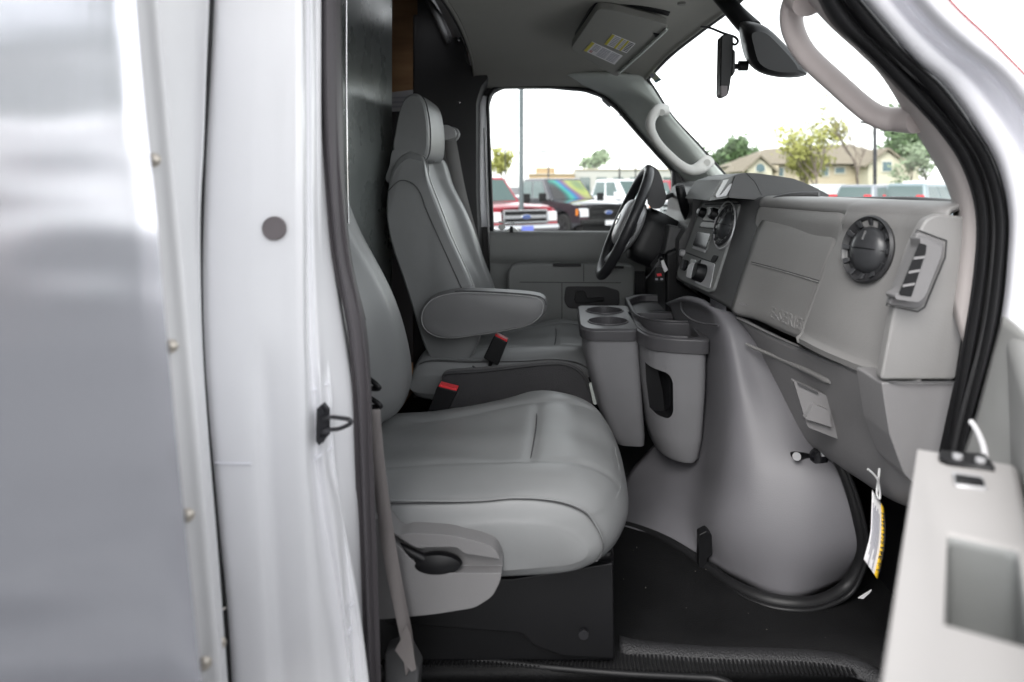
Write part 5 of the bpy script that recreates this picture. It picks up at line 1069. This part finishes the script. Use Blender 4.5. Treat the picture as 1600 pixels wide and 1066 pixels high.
def suv(loc, ang, paint, label, group, tall=1.68, L=4.5, name='parked_car', wag=True):
    r = root(name, loc, label, 'car', group, local=True); r.rotation_euler = (0, 0, ang); h = L / 2
    side = [(-h, .5), (-h, .95), (-h + .08, 1.02), (.5, 1.0), (h - .9, .95), (h - .15, .80), (h, .65), (h, .32), (h - .45, .25)] + [(x, z - .08) for x, z in arcs(h - .85, .37)] + [(h - 1.4, .25), (-h + 1.4, .25)] + [(x, z - .08) for x, z in arcs(-h + .85, .37)] + [(-h + .3, .28)]
    xz('body', side, -.90, .90, paint, r, bevel=.09, seg=3)
    z0, z1 = .98, tall
    bs = [(-h + .08, -.82), (h - 1.25, -.82), (h - 1.25, .82), (-h + .08, .82)]; tp = [(-h + (.42 if wag else .9), -.62), (h - 2.15, -.62), (h - 2.15, .62), (-h + (.42 if wag else .9), .62)]
    vb = [Vector((x, y, z0)) for x, y in bs]; vt = [Vector((x, y, z1)) for x, y in tp]
    cab_ = mk('cabin', vb + vt, [(0, 1, 2, 3), (7, 6, 5, 4), (0, 4, 5, 1), (1, 5, 6, 2), (2, 6, 7, 3), (3, 7, 4, 0)], paint, r, bevel=.08, seg=3)
    def onq(nm, q, u0, u1, v0, v1, m, off=.01):
        a, b, c, d = q; g = lambda u, v: a.lerp(b, u).lerp(d.lerp(c, u), v); n = (b - a).cross(d - a).normalized()
        prism(nm, [g(u0, v0) - n * .01, g(u1, v0) - n * .01, g(u1, v1) - n * .01, g(u0, v1) - n * .01], n * (.01 + off), m, cab_, bevel=0)
    onq('windscreen', (vb[1], vb[2], vt[2], vt[1]), .06, .94, .08, .92, BM['win']); onq('rear_window', (vb[3], vb[0], vt[0], vt[3]), .08, .92, .1, .88, BM['win'])
    for q, w in (((vb[0], vb[1], vt[1], vt[0]), ((.08, .34), (.37, .62), (.65, .92))), ((vb[2], vb[3], vt[3], vt[2]), ((.08, .35), (.38, .63), (.66, .92)))):
        for u0, u1 in w: onq('side_window', q, u0, u1, .1, .86, BM['win'])
    for y, s in ((-.66, -1), (.66, 1)):
        wheel(r, h - .85, y, .33, s, BM['rimm']); wheel(r, -h + .85, y, .33, s, BM['rimm'])
        box('tail_lamp', (-h - .01, s * .62 - .12, .75), (-h + .12, s * .62 + .24 * (1 if s > 0 else .5), 1.35 if wag else 1.0), BM['tail'], r, bevel=.03)
        box('headlamp', (h - .35, s * .70 - .16, .66), (h - .02, s * .70 + .16, .80), BM['lamp'], r, bevel=.03)
    return r
def gx_(px, Y): return (px - VX) * Y / F
GC = 'cars parked beyond the windscreen'
suv((gx_(1235, 17), 17, 0), R(-18), BM['whitep'], 'white sedan roof and windscreen just above the dashboard, nearest of the parked cars', GC, tall=1.72, wag=False)
suv((gx_(1318, 28), 28, 0), R(-20), BM['silverp'], 'pale green-grey car between the white sedan and the light pole', GC, tall=1.70, wag=False)
suv((gx_(1385, 24), 24, 0), R(35), BM['greyp'], 'grey hatchback with a red tail lamp below the light pole', GC, tall=1.68)
suv((gx_(1468, 23), 23.5, 0), R(38), BM['tealp'], 'dark wagon beside the near windscreen pillar, rightmost of the parked cars', GC, tall=1.72)
suv((gx_(1480, 30), 31, 0), R(40), BM['whitep'], 'white wagon parked behind the dark wagon by the right pillar', GC, tall=1.85)
# poles
def pole(px, Y, top, r_, label, heads=1, m=M['steel']):
    o = root('light_pole', (gx_(px, Y), Y, 0), label, 'light pole', 'parking lot light poles'); zt = HC + (VY - top) * Y / F; x = gx_(px, Y)
    tube('pole', [(x, Y, 0), (x, Y, zt)], r_, m, o, n=12, k=1)
    disc('pole_base', (x, Y, 0), (0, 0, 1), r_ * 2.4, .6, mat('concrete', (.35, .34, .32), .9), o)
    if heads: 
        box('lamp_head', (x - .75, Y - .2, zt - .03), (x - .12, Y + .2, zt + .12), M['black'], o, bevel=.03)
        if heads > 1: box('lamp_head', (x + .12, Y - .2, zt - .03), (x + .75, Y + .2, zt + .12), M['black'], o, bevel=.03)
        tube('lamp_arm', [(x - .3, Y, zt + .02), (x + .3, Y, zt + .02)], .04, m, o, k=1)
pm = mat('pole_grey', (.10, .12, .125), .5)
pole(814.5, 17.2, -20, .060, 'thick grey pole standing at the left of the driver window', 0, pm)
pole(857, 60, 238, .07, 'small lamp pole in front of the tan building', 1)
pole(968, 70, 168, .09, 'tall thin pole above the black pickup', 1)
pole(993, 85, 238, .09, 'short thin pole right of the tall thin one', 1)
pole(1367, 38, 192, .10, 'dark light pole in front of the gabled house', 1)
pole(789.5, 75, 232, .06, 'faint far pole beside the thick grey pole', 0)
# commercial building beyond the trucks
tan = mat('tan_wall', (.40, .29, .16), .85, mottle=.06); gryw = mat('pale_grey_wall', (.42, .42, .39), .85, mottle=.05); trm = mat('building_trim', (.5, .44, .33), .7)
def bz(py, Y): return HC + (VY - py) * Y / F
def rbox(nm, px0, px1, py, Y, dpt, m, par, z0=0): return box(nm, (gx_(px0, Y), Y, z0), (gx_(px1, Y), Y + dpt, bz(py, Y)), m, par, bevel=.03)
ob = root('commercial_building', (gx_(940, 90), 95, 0), 'long low tan and grey flat-roofed building on the horizon beyond the pickups', 'building')
rbox('tan_wing', 826, 898, 272, 88, 18, tan, ob); rbox('raised_parapet', 837, 866, 262, 88.5, 9, tan, ob); rbox('grey_wing', 898, 1075, 264.5, 90, 20, gryw, ob); rbox('grey_wing', 1075, 1250, 268, 92, 20, gryw, ob)
rbox('cornice', 825, 899, 271, 87.8, .2, trm, ob, z0=bz(273, 88)); rbox('cornice', 897, 1076, 264, 89.8, .2, trm, ob, z0=bz(266, 90))
for a in range(6): rbox('shop_window', 906 + a * 26, 922 + a * 26, 277, 89.9, .15, BM['win'], ob, z0=.5)
# gabled house
Yh = 60; hx = lambda px: gx_(px, Yh); hz = lambda py: bz(py, Yh)
sid = mat('cream_siding', (.60, .56, .44), .85, mottle=.06, bump=[('Z', 6, .3, .02)]); sid2 = mat('tan_siding', (.50, .43, .32), .85, mottle=.06); shg = mat('brown_shingle', (.25, .215, .165), .9, bump=[('vor', 3, .5, .03)], mottle=.2)
hs2 = root('gabled_house', (hx(1300), Yh + 8, 0), 'cream and tan house with a long brown shingle roof and gables beyond the parked cars', 'house')
box('wall', (hx(1180), Yh + 1, 0), (hx(1436), Yh + 13, hz(257)), sid2, hs2, bevel=.02)
e = hz(256); rg = hz(222)
rf = mk('roof', [Vector(p) for p in ((hx(1172), Yh + .2, e), (hx(1450), Yh + .2, e), (hx(1450), Yh + 14, e), (hx(1172), Yh + 14, e), (hx(1232), Yh + 7, hz(226) ), (hx(1378), Yh + 7, rg + .25))], [(0, 1, 5, 4), (1, 2, 5), (2, 3, 4, 5), (3, 0, 4), (0, 3, 2, 1)], shg, hs2, flat=True)
def gable(x0, x1, xa, ya, ye, Yf, m):
    g = mk('gable_wall', [Vector((x0, Yf, 0)), Vector((x1, Yf, 0)), Vector((x1, Yf, hz(ye))), Vector((xa, Yf, hz(ya))), Vector((x0, Yf, hz(ye))), Vector((x0, Yf + 6, 0)), Vector((x1, Yf + 6, 0)), Vector((x1, Yf + 6, hz(ye))), Vector((xa, Yf + 6, hz(ya))), Vector((x0, Yf + 6, hz(ye)))],
       [(0, 1, 2, 3, 4), (5, 6, 7, 8, 9), (0, 1, 6, 5), (1, 2, 7, 6), (4, 0, 5, 9)], m, hs2, flat=True)
    k = .35
    mk('gable_roof', [Vector((x0 - .5, Yf - k, hz(ye) - .3)), Vector((xa, Yf - k, hz(ya) + .22)), Vector((x1 + .5, Yf - k, hz(ye) - .3)), Vector((x0 - .5, Yf + 7, hz(ye) - .3)), Vector((xa, Yf + 7, hz(ya) + .22)), Vector((x1 + .5, Yf + 7, hz(ye) - .3))], [(0, 1, 4, 3), (1, 2, 5, 4)], shg, hs2, flat=True, solid=.18, off=0)
    return g
g1 = gable(hx(1163), hx(1201), hx(1182), 248, 264, Yh - 1, sid)
g2 = gable(hx(1345), hx(1400), hx(1373), 238, 256, Yh - 1.5, sid)
gw = mat('house_window', (.10, .16, .18), .1)
fr_ = mat('window_trim', (.6, .58, .5), .6)
def hwin(x0, x1, y0, y1, Yf, arch=False):
    w = box('window_frame', (hx(x0) - .12, Yf - .10, hz(y1) - .12), (hx(x1) + .12, Yf, hz(y0) + .12), fr_, hs2, bevel=.01)
    box('pane', (hx(x0), Yf - .13, hz(y1)), (hx(x1), Yf - .10, hz(y0)), gw, w)
    if arch:
        disc('arched_pane', ((hx(x0) + hx(x1)) / 2, Yf - .10, hz(y0)), (0, -1, 0), (hx(x1) - hx(x0)) / 2, .03, gw, w, n=24)
hwin(1176, 1189, 263, 268, Yh - 1, True); hwin(1219, 1229, 262, 275, Yh + 1); hwin(1312, 1326, 262, 270, Yh + 1); hwin(1366, 1379, 254, 268, Yh - 1.5); hwin(1290, 1300, 262, 274, Yh + 1)
box('porch_wall', (hx(1204), Yh + .2, 0), (hx(1218), Yh + 1, hz(258)), sid2, hs2, bevel=.02)
box('side_wing', (hx(1402), Yh + .4, 0), (hx(1440), Yh + 1, hz(257)), sid, hs2, bevel=.02)

# trees
def leafmat(n, c, c2):
    m = mat(n, c, .7); t = m.node_tree; b = t.nodes['Principled BSDF']; g = t.nodes.new('ShaderNodeNewGeometry'); tc = t.nodes.new('ShaderNodeTexCoord')
    nz = t.nodes.new('ShaderNodeTexNoise'); nz.inputs['Scale'].default_value = 1.6; mx = t.nodes.new('ShaderNodeMix'); mx.data_type = 'RGBA'; mx.inputs[6].default_value = (*c, 1); mx.inputs[7].default_value = (*c2, 1)
    t.links.new(tc.outputs['Object'], nz.inputs['Vector']); t.links.new(nz.outputs['Fac'], mx.inputs[0]); t.links.new(mx.outputs[2], b.inputs['Base Color']); return m
LM = dict(y=leafmat('spring_leaf', (.32, .35, .09), (.42, .40, .12)), g=leafmat('green_leaf', (.08, .14, .06), (.14, .21, .09)), p=leafmat('pale_leaf', (.22, .30, .18), (.32, .38, .25)))
bark = mat('bark', (.19, .155, .125), .9, mottle=.2)
def tree(loc, h, w, leaf, label, n=900, ls=.16, bare=False, seed=1, sk=.35, group='trees around the parking lot'):
    rn = random.Random(seed); r = root('tree', loc, label, 'tree', group, local=True); parts = []; tips = []
    def br(p, d, L, rad, lvl):
        pts = [p]; q = p.copy(); dd = d.copy()
        for i in range(4):
            dd = (dd + Vector((rn.uniform(-.2, .2), rn.uniform(-.2, .2), rn.uniform(-.02, .18)))).normalized(); q = q + dd * L / 4; pts.append(q.copy())
        parts.append(tubegeo(pts, [rad * (1 - .17 * i) for i in range(5)], 6)); 
        if lvl >= 2: tips.extend(pts[2:])
        if lvl < (4 if bare else 3):
            for k in range(3 if lvl else 5):
                a = rn.uniform(0, 6.28); s = rn.uniform(.35, .75); o = pts[rn.choice((2, 3, 4)) if lvl else rn.choice((2, 3, 3, 4, 4))]
                nd = (dd * (1 - s * .4) + Vector((math.cos(a), math.sin(a), .2)) * s).normalized()
                br(o, nd, L * rn.uniform(.55, .75) * (w / h * 1.3 if lvl == 0 else 1), rad * .5, lvl + 1)
    br(Vector((0, 0, 0)), Vector((0, 0, 1)), h * .55, h * .022, 0)
    v_, f_ = multi(parts); mk('trunk', v_, f_, bark, r, ang=80)
    if n:
        vs = []; fs = []
        for i in range(n):
            t = rn.choice(tips); p = t + Vector((rn.gauss(0, w * .07), rn.gauss(0, w * .07), rn.gauss(0, w * .06)))
            a = Vector((rn.uniform(-1, 1), rn.uniform(-1, 1), rn.uniform(-1, 1))).normalized(); b = a.orthogonal().normalized(); s = ls * rn.uniform(.6, 1.3); o = len(vs)
            vs += [p - a * s - b * s * .55, p + a * s - b * s * .55, p + a * s + b * s * .55, p - a * s + b * s * .55]; fs.append((o, o + 1, o + 2, o + 3))
        mk('crown', vs, fs, leaf, r, flat=True, fix=False)
    return r
tree((gx_(1278, 44), 44, 0), 5.6, 4.2, LM['y'], 'yellow-green spring tree in front of the house roof', n=1500, ls=.11, seed=4)
tree((gx_(1252, 46), 46, 0), 3.2, 3.2, LM['y'], 'low yellow-green tree left of the tall spring tree', n=1300, ls=.12, seed=8)
tree((gx_(1338, 42), 42, 0), 5.6, 5.0, None, 'bare branching tree between the spring tree and the light pole', n=0, bare=True, seed=5)
tree((gx_(1420, 44), 44, 0), 3.0, 3.0, LM['p'], 'pale leafed shrub-like tree near the right end of the house', n=800, ls=.10, seed=6)
tree((gx_(1452, 66), 66, 0), 5.5, 6.0, LM['g'], 'green tree at the right end of the house roof', n=1600, ls=.24, seed=7)
tree((gx_(1490, 60), 60, 0), 5.0, 5.0, LM['p'], 'pale green tree behind the near windscreen pillar', n=1500, ls=.22, seed=9)
tree((gx_(1405, 84), 84, 0), 9.5, 6.0, LM['g'], 'dark green tree rising behind the house roof', n=1600, ls=.3, seed=10)
tree((gx_(1150, 95), 95, 0), 5.2, 6.0, LM['g'], 'round green tree left of the house, above the instrument hood', n=2000, ls=.32, seed=11)
tree((gx_(1128, 98), 98, 0), 4.4, 6.0, LM['g'], 'green tree left of the round one at the pillar foot', n=1500, ls=.32, seed=12)
tree((gx_(786, 80), 80, 0), 3.6, 4.4, LM['y'], 'small yellow-green tree at the left edge of the driver window', n=900, ls=.18, seed=13)
tree((gx_(924, 104), 104, 0), 7.0, 4.4, LM['p'], 'pale distant tree above the low grey building', n=900, ls=.25, seed=14)
# what stands behind the photographer, mirrored by the brushed metal
GR_ = 'trees behind the photographer'
for i, (x, y) in enumerate(((-27, -27), (-21, -25), (-16.5, -27), (-12, -25))): 
    tree((x, y, 0), 5 + .6 * (i % 3), 7, LM['g'], ['tall green tree far behind the photographer', 'rounded green tree behind the photographer beside the tall one', 'broad tree directly behind the photographer', 'green tree behind the photographer on the right of the others'][i], n=2600, ls=.62, seed=20 + i, group=GR_)

suv((-12.5, -13.5, 0), R(15), BM['redp'], 'red car parked far behind the photographer', 'cars behind the photographer', tall=1.7)
suv((-8.6, -12.5, 0), R(15), BM['greyp'], 'grey car parked far behind the photographer', 'cars behind the photographer', tall=1.7)
